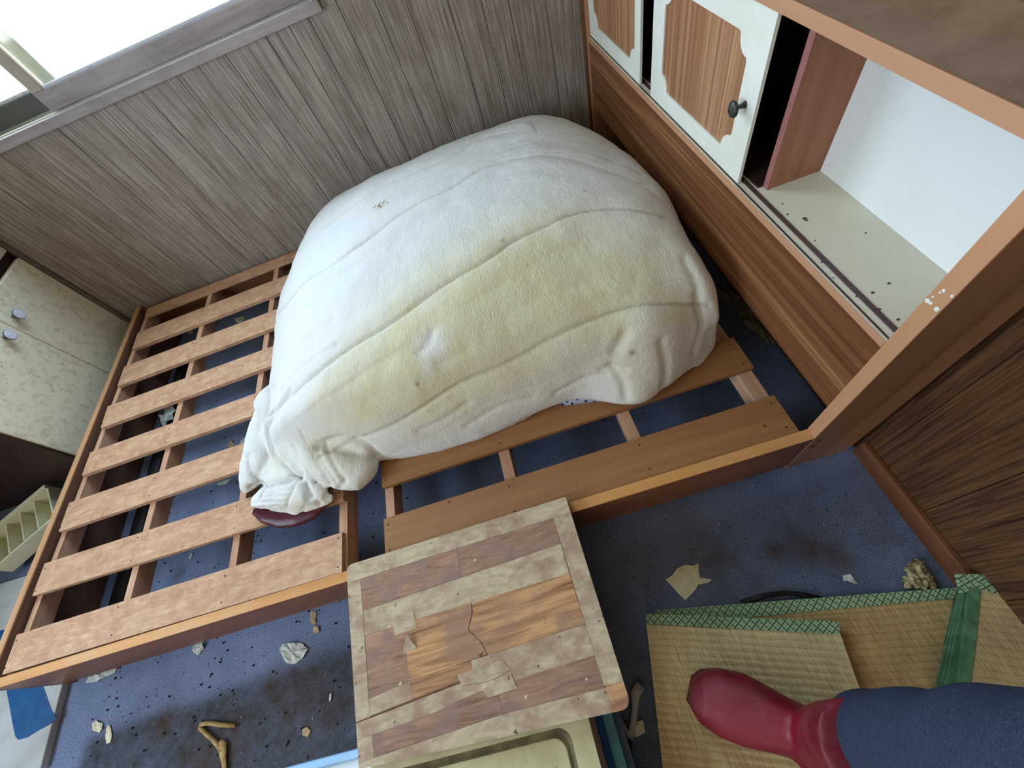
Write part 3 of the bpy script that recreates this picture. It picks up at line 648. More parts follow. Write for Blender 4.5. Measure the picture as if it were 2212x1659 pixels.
# the printed underside
def floral():
    m, nt, b = new_mat('blue_floral_cloth', 0.8, 0.2); t = N(nt, 'ShaderNodeTexCoord')
    vo = N(nt, 'ShaderNodeTexVoronoi'); vo.inputs['Scale'].default_value = 95; nt.links.new(t.outputs['Object'], vo.inputs['Vector'])
    r = ramp(nt, [(0.30, lin((40, 52, 98))), (0.36, lin((190, 186, 208)))]); nt.links.new(vo.outputs['Distance'], r.inputs[0]); nt.links.new(r.outputs[0], b.inputs['Base Color']); return m
bm = bmesh.new()
pts = [at(1212, 872, z=.183), at(1250, 868, z=.183), at(1300, 862, z=.183), at(1342, 857, z=.183), at(1362, 850, z=.183)]
lo1 = [bm.verts.new(p + Vector((0, .006, .003 - .003))) for p in pts]; lo2 = [bm.verts.new(p + Vector((0, .03, .020))) for p in pts]; lo3 = [bm.verts.new(p + Vector((0, .045, .001))) for p in pts]
for A_, B_ in ((lo1, lo2), (lo2, lo3), (lo3, lo1)):
    for k in range(4): bm.faces.new((A_[k], A_[k + 1], B_[k + 1], B_[k]))
bm.faces.new((lo1[0], lo2[0], lo3[0])); bm.faces.new((lo1[-1], lo3[-1], lo2[-1]))
for v in bm.verts: v.co.y -= 0.012
finish('underside', bm, floral(), com, smooth=True, label='white cloth printed with blue flowers')
# lint tuft on top
def scrap(name, px, z, mat, label, cat='scrap', group=None, th=.0012, crump=.004, seed=0, parent=None, pts3=None):
    P = pts3 or [at(u, v, z=z) for u, v in px]; rr = random.Random(seed)
    # densify outline
    out = []
    for a, b in zip(P, P[1:] + P[:1]):
        for k in range(3): out.append(a.lerp(b, k / 3))
    c = sum(out, Vector()) / len(out); bm = bmesh.new(); n = len(out)
    rings = []
    for f in (1.0, 0.66, 0.33):
        ring = []
        for k, p in enumerate(out):
            q = c.lerp(p, f) ; q = q + Vector((rr.uniform(-1, 1), rr.uniform(-1, 1), 0)) * crump * 0.15
            h = abs(noise.noise(Vector((q.x * 60 + seed * 3.7, q.y * 60, seed)))) * crump * 2 + (crump * .25 if f < 1 else 0); q.z = z + .0004 + h; ring.append(q)
        rings.append(ring)
    ctr = c.copy(); ctr.z = z + .0004 + crump
    top = [[bm.verts.new(q + Vector((0, 0, th))) for q in r] for r in rings]; tcv = bm.verts.new(ctr + Vector((0, 0, th)))
    bo = [bm.verts.new((q.x, q.y, max(q.z, z + .0002))) for q in rings[0]]; bi = [bm.verts.new((q.x, q.y, q.z)) for q in rings[1]]; bc = bm.verts.new(ctr)
    for A_, B_ in ((top[0], top[1]), (top[1], top[2])):
        for k in range(n): bm.faces.new((A_[k], A_[(k + 1) % n], B_[(k + 1) % n], B_[k]))
    for k in range(n):
        bm.faces.new((top[2][k], top[2][(k + 1) % n], tcv)); bm.faces.new((top[0][k], bo[k], bo[(k + 1) % n], top[0][(k + 1) % n]))
        bm.faces.new((bo[k], bi[k], bi[(k + 1) % n], bo[(k + 1) % n])); bm.faces.new((bi[k], bc, bi[(k + 1) % n]))
    o = finish(name, bm, mat, parent)
    if parent is None: tag(o, label, cat, group)
    return o

# ------------------------------------------------------------------ things under and beside the bed
M['paper'] = mottled('paper_scrap', (222, 214, 184), (200, 188, 150), 40, 0.5, 0.7, 0.7, 0.8, 0.2)
M['paper_grey'] = mottled('paper_grey', (196, 198, 190), (160, 160, 148), 60, 0.45, 0.65, 0.8, 0.8, 0.3)
M['leaf'] = mottled('dry_flake', (176, 150, 112), (140, 112, 78), 60, 0.45, 0.65, 0.8, 0.8, 0.3)
SC = [
 ('paper_scrap', [(1438, 1252), (1452, 1243), (1462, 1228), (1482, 1220), (1497, 1222), (1509, 1217), (1509, 1236), (1512, 1248), (1537, 1252), (1530, 1259), (1508, 1263), (1502, 1275), (1480, 1297), (1462, 1279)], 'large torn yellowish paper scrap on the carpet above the straw mat', .002, 'paper'),
 ('paper_scrap', [(606, 1403), (613, 1390), (640, 1388), (656, 1390), (668, 1402), (655, 1422), (638, 1435), (620, 1433), (613, 1420)], 'white torn paper scrap left of the worn wooden board', .006, 'paper_grey'),
 ('paper_scrap', [(419, 1398), (424, 1390), (443, 1387), (444, 1396), (436, 1408), (430, 1416), (424, 1411)], 'small crumpled paper bit just below the side rail', .006, 'paper_grey'),
 ('paper_scrap', [(200, 1562), (210, 1556), (224, 1562), (224, 1575), (215, 1583), (204, 1575)], 'small pale flake on the dark stain at far left', .003, 'paper'),
 ('dry_leaf', [(233, 1567), (239, 1566), (244, 1585), (241, 1603), (232, 1606), (229, 1590)], 'narrow pale dry leaf beside the pale flake', .002, 'paper'),
 ('dry_leaf', [(672, 1322), (684, 1320), (684, 1345), (678, 1351), (671, 1345)], 'curled tan flake on carpet near the rail end', .003, 'leaf'),
 ('dry_leaf', [(680, 1352), (690, 1352), (691, 1365), (684, 1370), (677, 1364)], 'round tan flake below the curled one', .002, 'leaf'),
 ('dry_leaf', [(713, 1500), (718, 1496), (717, 1510), (712, 1516)], 'thin whitish sliver left of the wooden board', .002, 'paper_grey'),
 ('dry_leaf', [(654, 1575), (664, 1570), (672, 1578), (666, 1592), (655, 1588)], 'brown flake on dark stain near the wooden board', .001, 'leaf'),
 ('paper_scrap', [(1820, 1243), (1836, 1240), (1852, 1260), (1846, 1262), (1828, 1254), (1822, 1256)], 'small curved pale scrap between paper and dried clump', .002, 'paper_grey'),
 ('paper_scrap', [(495, 958), (502, 952), (507, 962), (500, 968), (494, 966)], 'small tan chip on carpet seen between slats', .003, 'leaf'),
 ('paper_scrap', [(520, 955), (532, 944), (540, 948), (536, 960), (524, 964)], 'grey flake under the slats beside the comforter', .003, 'paper_grey'),
 ('paper_scrap', [(470, 1046), (485, 1038), (502, 1034), (490, 1046), (475, 1050)], 'long grey flake under the slats below the comforter corner', .003, 'paper_grey'),
 ('paper_scrap', [(408, 1206), (414, 1195), (418, 1196), (413, 1208)], 'white sliver on bright blue carpet under the slats', .002, 'paper_grey'),
 ('paper_scrap', [(404, 714), (418, 712), (416, 722), (406, 723)], 'yellowish crumb in the dark under the second gap', .003, 'paper'),
 ('paper_scrap', [(508, 688), (528, 684), (526, 696), (512, 698)], 'yellowish crumb in the dark near the back wall', .004, 'paper'),
]
for k, (nm, px, lab, cr_, mt) in enumerate(SC): scrap(nm, px, 0.0, M[mt], lab, 'debris', seed=k + 1, crump=cr_)
# paper at the rail's foot, propped against it
scrap('crumpled_paper', [(192, 1476), (200, 1460), (222, 1450), (242, 1442), (258, 1440), (250, 1452), (232, 1462), (212, 1472)], 0.0, M['paper_grey'], 'crumpled white tissue at the lower left corner of the bed', 'debris', seed=40, crump=.010)
# plaster flake dust tuft on comforter
tl = bmesh.new()
pc = at(824, 447, z=.425); rr = random.Random(3)
for k in range(16):
    a = pc + Vector((rr.uniform(-.016, .016), rr.uniform(-.008, .008), -.004)); b = a + Vector((rr.uniform(-.012, .012), rr.uniform(-.01, .01), rr.uniform(.006, .012)))
    tube(tl, [a, a.lerp(b, .5) + Vector((0, 0, .004)), b], [.0014, .0012, .0006], 5)
tag(finish('lint_tuft', tl, M['leaf']), 'small tuft of brown lint on top of the comforter', 'lint')
# dried clump by the mats
bm = bmesh.new()
for k, (u, v, r_) in enumerate(((1968, 1235, .010), (1980, 1225, .012), (1992, 1240, .014), (1975, 1255, .014), (1990, 1262, .012), (2003, 1250, .010), (1962, 1262, .010), (2012, 1262, .008), (1985, 1215, .008))):
    c = at(u, v, z=.008); bmesh.ops.create_icosphere(bm, subdivisions=2, radius=r_, matrix=Matrix.Translation(c) @ Matrix.Diagonal((1, 1, .6, 1)))
cl = remesh(bm, .003, 1)
for v in cl.vertices: v.co += Vector((noise.noise(v.co * 140), noise.noise(v.co * 150 + Vector((3, 0, 0))), noise.noise(v.co * 130 + Vector((0, 4, 0))))) * .006; v.co.z = max(v.co.z, .0005)
M['clump'] = mottled('dried_clump', (176, 160, 118), (84, 72, 46), 90, 0.42, 0.58, 0.9, 0.9, 0.6)
cl.materials.clear(); cl.materials.append(M['clump']); o = bpy.data.objects.new('dried_clump', cl); COL.objects.link(o); tag(o, 'ragged tan dried clump at the edge of straw mats', 'debris')
# crumbs
bm = bmesh.new(); rr = random.Random(9)
for k in range(900):
    x, y = rr.uniform(0.25, 2.3), rr.uniform(-1.75, -0.1)
    if k % 3: x = rr.uniform(0.3, 1.25); y = rr.uniform(-1.65, -.6)
    if (x > 1.70 and y < -1.47) or (.97 < x < 1.66 and y < -1.57) or (x < .37 and y > -1.27) or x < .26: continue
    s = rr.choice((.0007, .001, .0014, .002, .0028)); bmesh.ops.create_icosphere(bm, subdivisions=1, radius=s, matrix=Matrix.Translation((x, y, s * .6)))
o = finish('crumbs', bm, M['black']); tag(o, 'dark crumbs of dirt strewn over the carpet', 'dirt', kind='stuff')
bm = bmesh.new()
for k in range(260):
    x, y = rr.uniform(0.3, 2.25), rr.uniform(-1.7, -0.4)
    if (x > 1.70 and y < -1.47) or (.97 < x < 1.66 and y < -1.57) or (x < .37 and y > -1.27): continue
    s = rr.uniform(.0007, .002); bmesh.ops.create_icosphere(bm, subdivisions=1, radius=s, matrix=Matrix.Translation((x, y, s * .6)))
tag(finish('pale_crumbs', bm, M['paper_grey']), 'pale plaster crumbs strewn over the carpet', 'dirt', kind='stuff')
bm = bmesh.new()
for (u, v, s) in ((1738, 472, .003), (1701, 463, .0016), (1742, 476, .002), (1870, 503, .0014), (1655, 404, .003), (1640, 400, .0025), (1660, 408, .002), (1885, 632, .0022), (1920, 612, .002), (1760, 520, .0012), (1775, 566, .0015), (1900, 668, .0018), (1940, 690, .002), (1800, 600, .0012), (1850, 640, .0014), (1690, 440, .0014)):
    c = at(u, v, z=ZS + .0004); bmesh.ops.create_icosphere(bm, subdivisions=1, radius=s, matrix=Matrix.Translation(c) @ Matrix.Diagonal((1.3, 1, .5, 1)))
for v_ in bm.verts: v_.co.z = max(v_.co.z, ZS + .0001)
tag(finish('shelf_crumbs', bm, M['dark_brown']), 'dark crumbs lying on the cream headboard shelf', 'dirt', kind='stuff')

# flattened black band along the floor under the left bay
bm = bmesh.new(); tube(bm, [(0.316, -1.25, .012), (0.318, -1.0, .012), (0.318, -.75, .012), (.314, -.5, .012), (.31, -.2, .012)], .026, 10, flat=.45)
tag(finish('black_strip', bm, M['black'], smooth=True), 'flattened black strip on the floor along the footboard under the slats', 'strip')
scrap('plastic_bag', [(352, 918), (360, 885), (376, 872), (386, 890), (374, 915), (360, 928)], 0.024, M['paper_grey'], 'crumpled translucent plastic bag under the fourth gap', 'bag', seed=60, crump=.02)
M['cloth_beige'] = mottled('old_cloth', (150, 138, 110), (110, 100, 80), 30, 0.4, 0.7, 0.8, 0.9, 0.3)
scrap('old_cloth', [(1540, 625), (1580, 628), (1625, 660), (1665, 705), (1672, 745), (1655, 742), (1600, 700), (1588, 668), (1555, 650)], 0.0, M['cloth_beige'], 'crumpled beige cloth on the floor under the headboard', 'cloth', seed=71, crump=.018)

# white sheet with blue label at the bed foot, cream divided tray on the floor
M['styro'] = mottled('white_panel', (182, 182, 180), (160, 158, 154), 14, 0.45, 0.7, 0.7, 0.8, 0.2, extra=((60, 62, 66), 60, 0.72, 0.8))
M['blue_paint'] = mottled('blue_paint', (18, 74, 122), (24, 88, 138), 30, 0.45, 0.6, 0.6, 0.6, 0.1, extra=((176, 190, 200), 40, 0.72, 0.7))
wp = thing('foam_sheet', (0.0, -1.2, 0), 'flat white panel with a blue patch lying beside the bed foot', 'panel')
bm = bmesh.new(); prism(bm, [(-.34, -1.46), (.232, -1.475), (.216, -1.30), (.216, -0.955), (-.30, -.94)], 0.0, 0.018); finish('sheet', bm, M['styro'], wp, bevel=.002)
bp = [at(u, v, z=.0182) for u, v in [(17, 1480), (60, 1478), (92, 1480), (100, 1500), (110, 1530), (122, 1552), (108, 1565), (80, 1580), (60, 1593), (40, 1598), (33, 1590), (27, 1560), (20, 1520), (15, 1495)]]
bm = bmesh.new(); prism(bm, [(p.x, p.y) for p in bp], 0.0181, 0.0188); finish('blue_patch', bm, M['blue_paint'], wp, label='glossy blue printed patch')
bp = [at(u, v, z=.0182) for u, v in [(0, 1362), (8, 1360), (14, 1370), (10, 1400), (0, 1410)]]
bm = bmesh.new(); prism(bm, [(p.x, p.y) for p in bp], 0.0181, 0.0188); finish('blue_patch', bm, M['blue_paint'], wp)
M['tray'] = mottled('cream_plastic', (222, 218, 186), (200, 194, 156), 12, 0.45, 0.7, 0.6, 0.45, 0.05)
tr = thing('divided_tray', (0.0, -0.83, 0.02), 'cream plastic tray with compartments behind the bed foot', 'tray')
# tray axes from the photograph on the floor
T0 = at(95, 1046, z=.09); T1 = at(-60, 1175, z=.09); T2 = at(140, 1115, z=.09)
ux = (T1 - T0); ux.z = 0; ux.normalize(); uy = Vector((-ux.y, ux.x, 0))
if uy.dot(T2 - T0) < 0: uy = -uy
def tbox(name, a0, a1, b0, b1, z0, z1):
    bm = bmesh.new(); P_ = [T0 + ux * a + uy * b for a, b in ((a0, b0), (a1, b0), (a1, b1), (a0, b1))]
    if (P_[1] - P_[0]).cross(P_[2] - P_[1]).z < 0: P_ = P_[::-1]
    prism(bm, [(p.x, p.y) for p in P_], z0, z1); return finish(name, bm, M['tray'], tr, bevel=.0015)
LT, WT = .22, .16
tbox('base', 0, LT, 0, WT, .022, .026); tbox('wall', 0, LT, 0, .018, .026, .09); tbox('wall', 0, LT, WT - .006, WT, .026, .075); tbox('wall', 0, .006, .018, WT - .006, .026, .08); tbox('wall', LT - .006, LT, .018, WT - .006, .026, .08)
for a in (.055, .105, .155): tbox('divider', a, a + .005, .018, WT - .006, .026, .078)

# ------------------------------------------------------------------ board on boxes
M['board_pale'] = wood('worn_pale_wood', (158, 136, 110), (204, 186, 156), 'x', 60, 0.3, 0.8, 0.8, contrast=(0.3, 0.7), dist=1.4, blotch=((146, 112, 92), 20, 0.65), spots=((70, 52, 42), 70, 0.72))
M['board_red'] = wood('worn_red_wood', (116, 82, 66), (176, 138, 112), 'x', 70, 0.14, 0.75, 0.8, contrast=(0.34, 0.66), dist=1.8, blotch=((132, 108, 100), 22, 0.8), spots=((206, 190, 172), 50, 0.72))
M['board_orange'] = wood('worn_orange_wood', (120, 78, 50), (200, 152, 106), 'x', 90, 0.07, 0.75, 1.0, contrast=(0.38, 0.60), dist=0.9, blotch=((146, 114, 96), 14, 0.7), spots=((66, 44, 34), 60, 0.74))
M['board_edge'] = wood('board_edge', (84, 54, 34), (132, 92, 62), 'y', 60, 0.05, 0.7, 0.4)
ZB = 0.2055
bd_ = thing('wooden_board', (1.43, -1.44, ZB - .02), 'worn inlaid wooden board with peeling veneer lying across the bed rail', 'board')
bc = [at(748, 1222, z=ZB), at(1222, 1073, z=ZB), at(1365, 1530, z=ZB), at(775, 1662, z=ZB)]
def bpt(s, t):
    """s along the long side, t from back to front edge"""
    a = bc[0].lerp(bc[1], s); b = bc[3].lerp(bc[2], s); return a.lerp(b, t)
def rounded(poly, r, seg=5):
    out = []; n = len(poly)
    for i in range(n):
        p, a, b = poly[i], poly[i - 1], poly[(i + 1) % n]; d1 = (a - p).normalized(); d2 = (b - p).normalized(); rr_ = r[i]
        if rr_ == 0: out.append(p); continue
        A_, B_ = p + d1 * rr_, p + d2 * rr_
        for k in range(seg + 1):
            t = k / seg; out.append(A_.lerp(p, t).lerp(p.lerp(B_, t), t))
    return out
bm = bmesh.new(); prism(bm, [(p.x, p.y) for p in rounded([bc[3], bc[2], bc[1], bc[0]], [.004, .022, .004, .016])], ZB - .020, ZB - .0012)
core = finish('core', bm, M['board_edge'], bd_, bevel=.001)
# veneer: frame border and inner bands, as separate thin pieces
S0, S1 = .062, .925; tv = [0, .105, .375, .40]
def piece(nm, quad, mat, h=0.0, rnd_=None):
    bm = bmesh.new(); P_ = [bpt(s, t) for s, t in quad]
    if rnd_: P_ = rounded(P_, rnd_)
    a = 0
    for i in range(len(P_)): a += P_[i].x * P_[(i + 1) % len(P_)].y - P_[(i + 1) % len(P_)].x * P_[i].y
    if a < 0: P_ = P_[::-1]
    prism(bm, [(p.x, p.y) for p in P_], ZB - .0012, ZB + h); return finish(nm, bm, mat, bd_)
g = .0008
piece('veneer_strip', [(0, 0), (1, 0), (1, .095), (0, .105)], M['board_pale'], 0.0002, [.016, .004, 0, 0])
piece('veneer_strip', [(0, .106), (S0 - g, .106), (S0 - .002 - g, .60), (0, .60)], M['board_pale'], 0.0001)
piece('veneer_strip', [(0, .60 + g), (S0 - .002 - g, .60 + g), (S0 - .004, .800), (0, .808)], M['board_pale'], 0.0001)
piece('veneer_strip', [(S1 + g, .096), (1, .096), (1, .90), (S1 + g + .006, .90)], M['board_pale'], 0.0001)
piece('veneer_strip', [(.935, .90 + g), (1, .90 + g), (1, 1), (.935, 1)], M['board_orange'], 0.0001, [0, 0, .018, 0])
piece('veneer_strip', [(0, .976), (S0, .969), (.56, .916), (.935 - g, .906), (.935 - g, 1), (0, 1)], M['board_pale'], 0.0, [0, 0, 0, 0, 0, .004])
# bands
piece('veneer_band', [(S0, .106), (.50, .101), (.50, .262), (S0, .288)], M['board_red'], 0)
piece('veneer_band', [(.50 + g, .101), (S1, .097), (S1, .240), (.50 + g, .262)], M['board_red'], 0)
piece('veneer_band', [(S0, .289), (S1, .241), (S1, .398), (S0, .418)], M['board_pale'], 0.0001)
piece('veneer_band', [(S0, .419), (.23, .413), (.23, .690), (S0 - .002, .722)], M['board_red'], 0)
piece('veneer_band', [(.23 + g, .413), (.52, .405), (.518, .45), (.49, .53), (.53, .60), (.545, .66), (.40, .675), (.23 + g, .689)], M['board_orange'], 0.0006)
piece('veneer_band', [(.52 + .002, .405), (S1, .399), (S1 + .004, .640), (.545 + .003, .665), (.53 + .003, .60), (.49 + .003, .53), (.518 + .003, .45)], M['board_orange'], 0)
piece('veneer_patch', [(.185, .370), (.28, .365), (.285, .455), (.19, .462)], M['board_pale'], 0.0009)
piece('veneer_band', [(S0 - .002, .723), (.23, .691), (.23, .772), (S0 - .003, .797)], M['board_pale'], 0.0001)
piece('veneer_band', [(.23 + g, .690), (.40, .676), (.48, .668), (.48, .738), (.23 + g, .772)], M['board_orange'], 0)
piece('veneer_band', [(.48 + g, .668), (.545, .666), (S1 + .004, .641), (S1 + .005, .775), (.56, .800), (.48 + g, .808)], M['board_pale'], 0.0001)
piece('veneer_band', [(0, .814), (S0, .806), (.30, .772), (.48, .746), (.48, .808), (.30, .85), (0, .882)], M['board_pale'], -.0001)
piece('veneer_band', [(0, .883), (S0, .876), (S0, .968), (0, .975)], M['board_pale'], 0)
piece('veneer_band', [(S0 + g, .875), (.30, .851), (.48, .809), (.56, .801), (.56, .915), (S0 + g, .967)], M['board_red'], 0)
piece('veneer_band', [(.56 + g, .800), (S1 + .006, .776), (S1 + .007, .905), (.56 + g, .915)], M['board_red'], 0)
piece('veneer_patch', [(.42, .715), (.60, .700), (.62, .75), (.54, .775), (.43, .765)], M['board_pale'], 0.0010)
piece('veneer_patch', [(.49, .78), (.62, .765), (.63, .83), (.52, .84)], M['board_pale'], 0.0010)
# lifted splinter
bm = bmesh.new(); a, b, c_, d_ = bpt(.225, .52), bpt(.255, .56), bpt(.245, .50), bpt(.215, .56)
tip = bpt(.250, .475) + Vector((0, 0, .010)); vs = [bm.verts.new(p) for p in (a, b, d_, tip, bpt(.275, .545) + Vector((0, 0, .002)))]
bm.faces.new((vs[0], vs[2], vs[3])); bm.faces.new((vs[2], vs[1], vs[3])); bm.faces.new((vs[1], vs[0], vs[3])); bm.faces.new((vs[0], vs[1], vs[2])); bm.faces.new((vs[1], vs[4], vs[3])) 
finish('splinter', bm, M['board_pale'], bd_, label='lifted splinter of pale veneer')

# cream tray-topped box supporting the board's near edge
M['box_cream'] = mottled('yellowed_plastic', (196, 186, 146), (164, 152, 108), 16, 0.42, 0.68, 0.7, 0.5, 0.08, extra=((96, 86, 56), 22, 0.70, 0.6))
M['box_groove'] = mottled('dark_groove', (110, 100, 66), (80, 70, 44), 30, 0.4, 0.6, 0.9)  # groove colour, darker than the lid
M['lid_grey'] = mottled('lid_grey', (168, 152, 144), (150, 134, 124), 30)
ck = thing('cream_box', (1.4, -1.75, 0), 'yellowed cream plastic lidded box under the wooden board', 'box')
bx0, bx1, byb, byf = 1.215, 1.601, -1.586, -1.92
box('body', bx0, bx1, byf, byb, 0.10, 0.172, M['lid_grey'], ck, .004)
bm = bmesh.new()
def rrect(x0, x1, y0, y1, r, n=6):
    out = []
    for cx, cy, a0 in ((x1 - r, y1 - r, 0), (x0 + r, y1 - r, 90), (x0 + r, y0 + r, 180), (x1 - r, y0 + r, 270)):
        for k in range(n + 1):
            a = math.radians(a0 + 90 * k / n); out.append((cx + r * math.cos(a), cy + r * math.sin(a)))
    return out
prof = [(0.0, .172), (0.0, .1845), (.028, .1852), (.034, .1852), (.037, .1835), (.040, .182), (.043, .1835), (.047, .1845), (.06, .1845)]
inner = []
ringv = []
for dx, z in prof:
    ringv.append([bm.verts.new((p[0], p[1], z)) for p in rrect(bx0 + dx, bx1 - dx, byf + dx, byb - .03 * 0 - dx, max(.02, .02))])
for a, b in zip(ringv, ringv[1:]):
    for k in range(len(a)): bm.faces.new((a[k], a[(k + 1) % len(a)], b[(k + 1) % len(a)], b[k]))
bm.faces.new(ringv[-1]); bm.faces.new(ringv[0][::-1])
lid = finish('lid', bm, M['box_cream'], ck, smooth=False)
bm = bmesh.new()
r1 = rrect(bx0 + .0345, bx1 - .0345, byf + .0345, byb - .0345, .02); r2 = rrect(bx0 + .0455, bx1 - .0455, byf + .0455, byb - .0455, .02)
v1 = [bm.verts.new((p[0], p[1], .1853)) for p in r1]; v2 = [bm.verts.new((p[0], p[1], .1848)) for p in r2]; vm = [bm.verts.new(((a[0] + b[0]) / 2, (a[1] + b[1]) / 2, .1832)) for a, b in zip(r1, r2)]
for A_, B_ in ((v1, vm), (vm, v2)):
    for k in range(len(A_)): bm.faces.new((A_[k], A_[(k + 1) % len(A_)], B_[(k + 1) % len(A_)], B_[k]))
finish('groove', bm, M['box_groove'], lid, label='darker groove around the lid')
M['crate_blue'] = mottled('crate_blue', (24, 84, 150), (18, 66, 126), 20, rough=0.4)
M['crate_grey'] = mottled('crate_grey', (96, 124, 150), (80, 104, 130), 20, rough=0.4)
M['crate_teal'] = mottled('crate_teal', (120, 200, 214), (100, 176, 196), 20, rough=0.4)
cb_ = thing('blue_crate', (1.42, -1.75, 0), 'blue plastic crate with teal rim under the cream box', 'crate')
box('body', 1.24, 1.613, -1.92, -1.600, 0.0, 0.099, M['crate_blue'], cb_, .003)
box('rim', 1.235, 1.630, -1.93, -1.594, 0.070, 0.080, M['crate_teal'], cb_, .002, label='teal rim'); box('rim', 1.23, 1.641, -1.935, -1.590, 0.030, 0.040, M['crate_grey'], cb_, .002, label='blue grey lower rim')
M['lidblue'] = mottled('pale_blue_rim', (150, 190, 224), (170, 204, 232), 10, rough=0.3); M['lidwhite'] = mottled('pale_lid', (214, 224, 230), (196, 206, 212), 16, rough=0.4)
wl = thing('white_tub', (1.1, -1.7, 0), 'white tub with pale blue rim left of the cream box', 'tub')
box('body', 1.00, 1.205, -1.86, -1.600, 0.0, 0.108, M['lidwhite'], wl, .004)
for nm, a in (('rim', (0.985, 1.212, -1.600, -1.586)), ('rim', (0.985, .999, -1.86, -1.600)), ('rim', (1.198, 1.212, -1.86, -1.600))): box(nm, *a, 0.100, 0.116, M['lidblue'], wl, .003, label='pale blue rim')

# hanger and mesh near the board
M['hanger'] = mottled('rusty_tan_plastic', (172, 142, 86), (132, 98, 54), 60, 0.4, 0.65, 0.8, 0.6, 0.3)
bm = bmesh.new()
def P0(u, v, z=.006): return at(u, v, z=z)
tube(bm, [P0(508, 1568), P0(480, 1566), P0(450, 1562), P0(434, 1565), P0(432, 1573), P0(445, 1585), P0(462, 1600), P0(472, 1612), P0(480, 1622)], [.004, .005, .005, .005, .0045, .0045, .0045, .005, .006], 8)
tube(bm, [P0(476, 1600), P0(480, 1612), P0(482, 1630), P0(484, 1650), P0(487, 1680), P0(492, 1710)], [.004, .012, .009, .006, .0055, .0055], 8, flat=.45)
tag(finish('hanger_hook', bm, M['hanger'], smooth=True), 'broken tan hanger hook on the stained carpet', 'hanger')
M['white_plastic'] = mottled('grey_white_plastic', (170, 166, 160), (140, 136, 130), 20)
bm = bmesh.new(); tube(bm, [P0(1385, 1480, .008), P0(1372, 1500, .008), P0(1372, 1530, .008), P0(1368, 1560, .008), P0(1362, 1595, .008)], [.010, .010, .006, .006, .006], 8, flat=.5)
tube(bm, [P0(1362, 1595, .009), P0(1348, 1570, .009), P0(1335, 1545, .009)], .004, 8)
tag(finish('plastic_hanger', bm, M['white_plastic'], smooth=True), 'bent whitish plastic hanger between board and straw mat', 'hanger')
bm = bmesh.new()
for k in range(9):
    a = P0(1332 + k * 1.0, 1552 + k * 7, .004); b = P0(1352 + k * 1.2, 1550 + k * 7 + 8, .004); tube(bm, [a, b], .0012, 5)
for k in range(4):
    tube(bm, [P0(1332 + k * 7, 1550 + k * 3, .004), P0(1344 + k * 7, 1612 + k * 3, .004)], .0012, 5)
tag(finish('black_netting', bm, M['black']), 'scrap of black netting beside the plastic hanger', 'net', kind='stuff')
scrap('paper_scrap', [(1368, 1560), (1388, 1555), (1394, 1580), (1380, 1590), (1366, 1592)], 0.0, M['paper'], 'dull paper scrap beside the plastic hanger', 'debris', seed=81, crump=.004)

# ------------------------------------------------------------------ straw mats
def straw(name, rot, base=((182, 160, 116), (224, 202, 156))):
    m, nt, b = new_mat(name, 0.75, 0.2); t = N(nt, 'ShaderNodeTexCoord')
    mp = N(nt, 'ShaderNodeMapping'); mp.inputs['Rotation'].default_value = (0, 0, rot); mp.inputs['Scale'].default_value = (1, 0.06, 1); nt.links.new(t.outputs['Object'], mp.inputs[0])
    n1 = noi(nt, mp, 420, 3, 0.6)
    mp2 = N(nt, 'ShaderNodeMapping'); mp2.inputs['Rotation'].default_value = (0, 0, rot); nt.links.new(t.outputs['Object'], mp2.inputs[0])
    wv = N(nt, 'ShaderNodeTexWave'); wv.bands_direction = 'Y'; wv.inputs['Scale'].default_value = 27; wv.inputs['Distortion'].default_value = 1.2; wv.inputs['Detail'].default_value = 2; nt.links.new(mp2.outputs[0], wv.inputs['Vector'])
    r = ramp(nt, [(0.3, lin(base[0])), (0.7, lin(base[1]))]); nt.links.new(n1.outputs[0], r.inputs[0])
    r2 = ramp(nt, [(0.0, (0.74, 0.72, 0.70, 1)), (0.25, (1, 1, 1, 1))]); nt.links.new(wv.outputs[0], r2.inputs[0])
    n5 = noi(nt, mp2, 9, 3, 0.6); r5 = ramp(nt, [(0.35, (0.82, 0.82, 0.80, 1)), (0.65, (1.04, 1.04, 1.0, 1))]); nt.links.new(n5.outputs[0], r5.inputs[0])
    c = mix(nt, r.outputs[0], r2.outputs[0], 0.7, 'MULTIPLY'); c = mix(nt, c.outputs[2], r5.outputs[0], 1.0, 'MULTIPLY'); nt.links.new(c.outputs[2], b.inputs['Base Color'])
    ad = N(nt, 'ShaderNodeMath', operation='ADD'); nt.links.new(n1.outputs[0], ad.inputs[0]); nt.links.new(wv.outputs[0], ad.inputs[1]); bump(nt, b, ad.outputs[0], 0.5, 0.002); return m
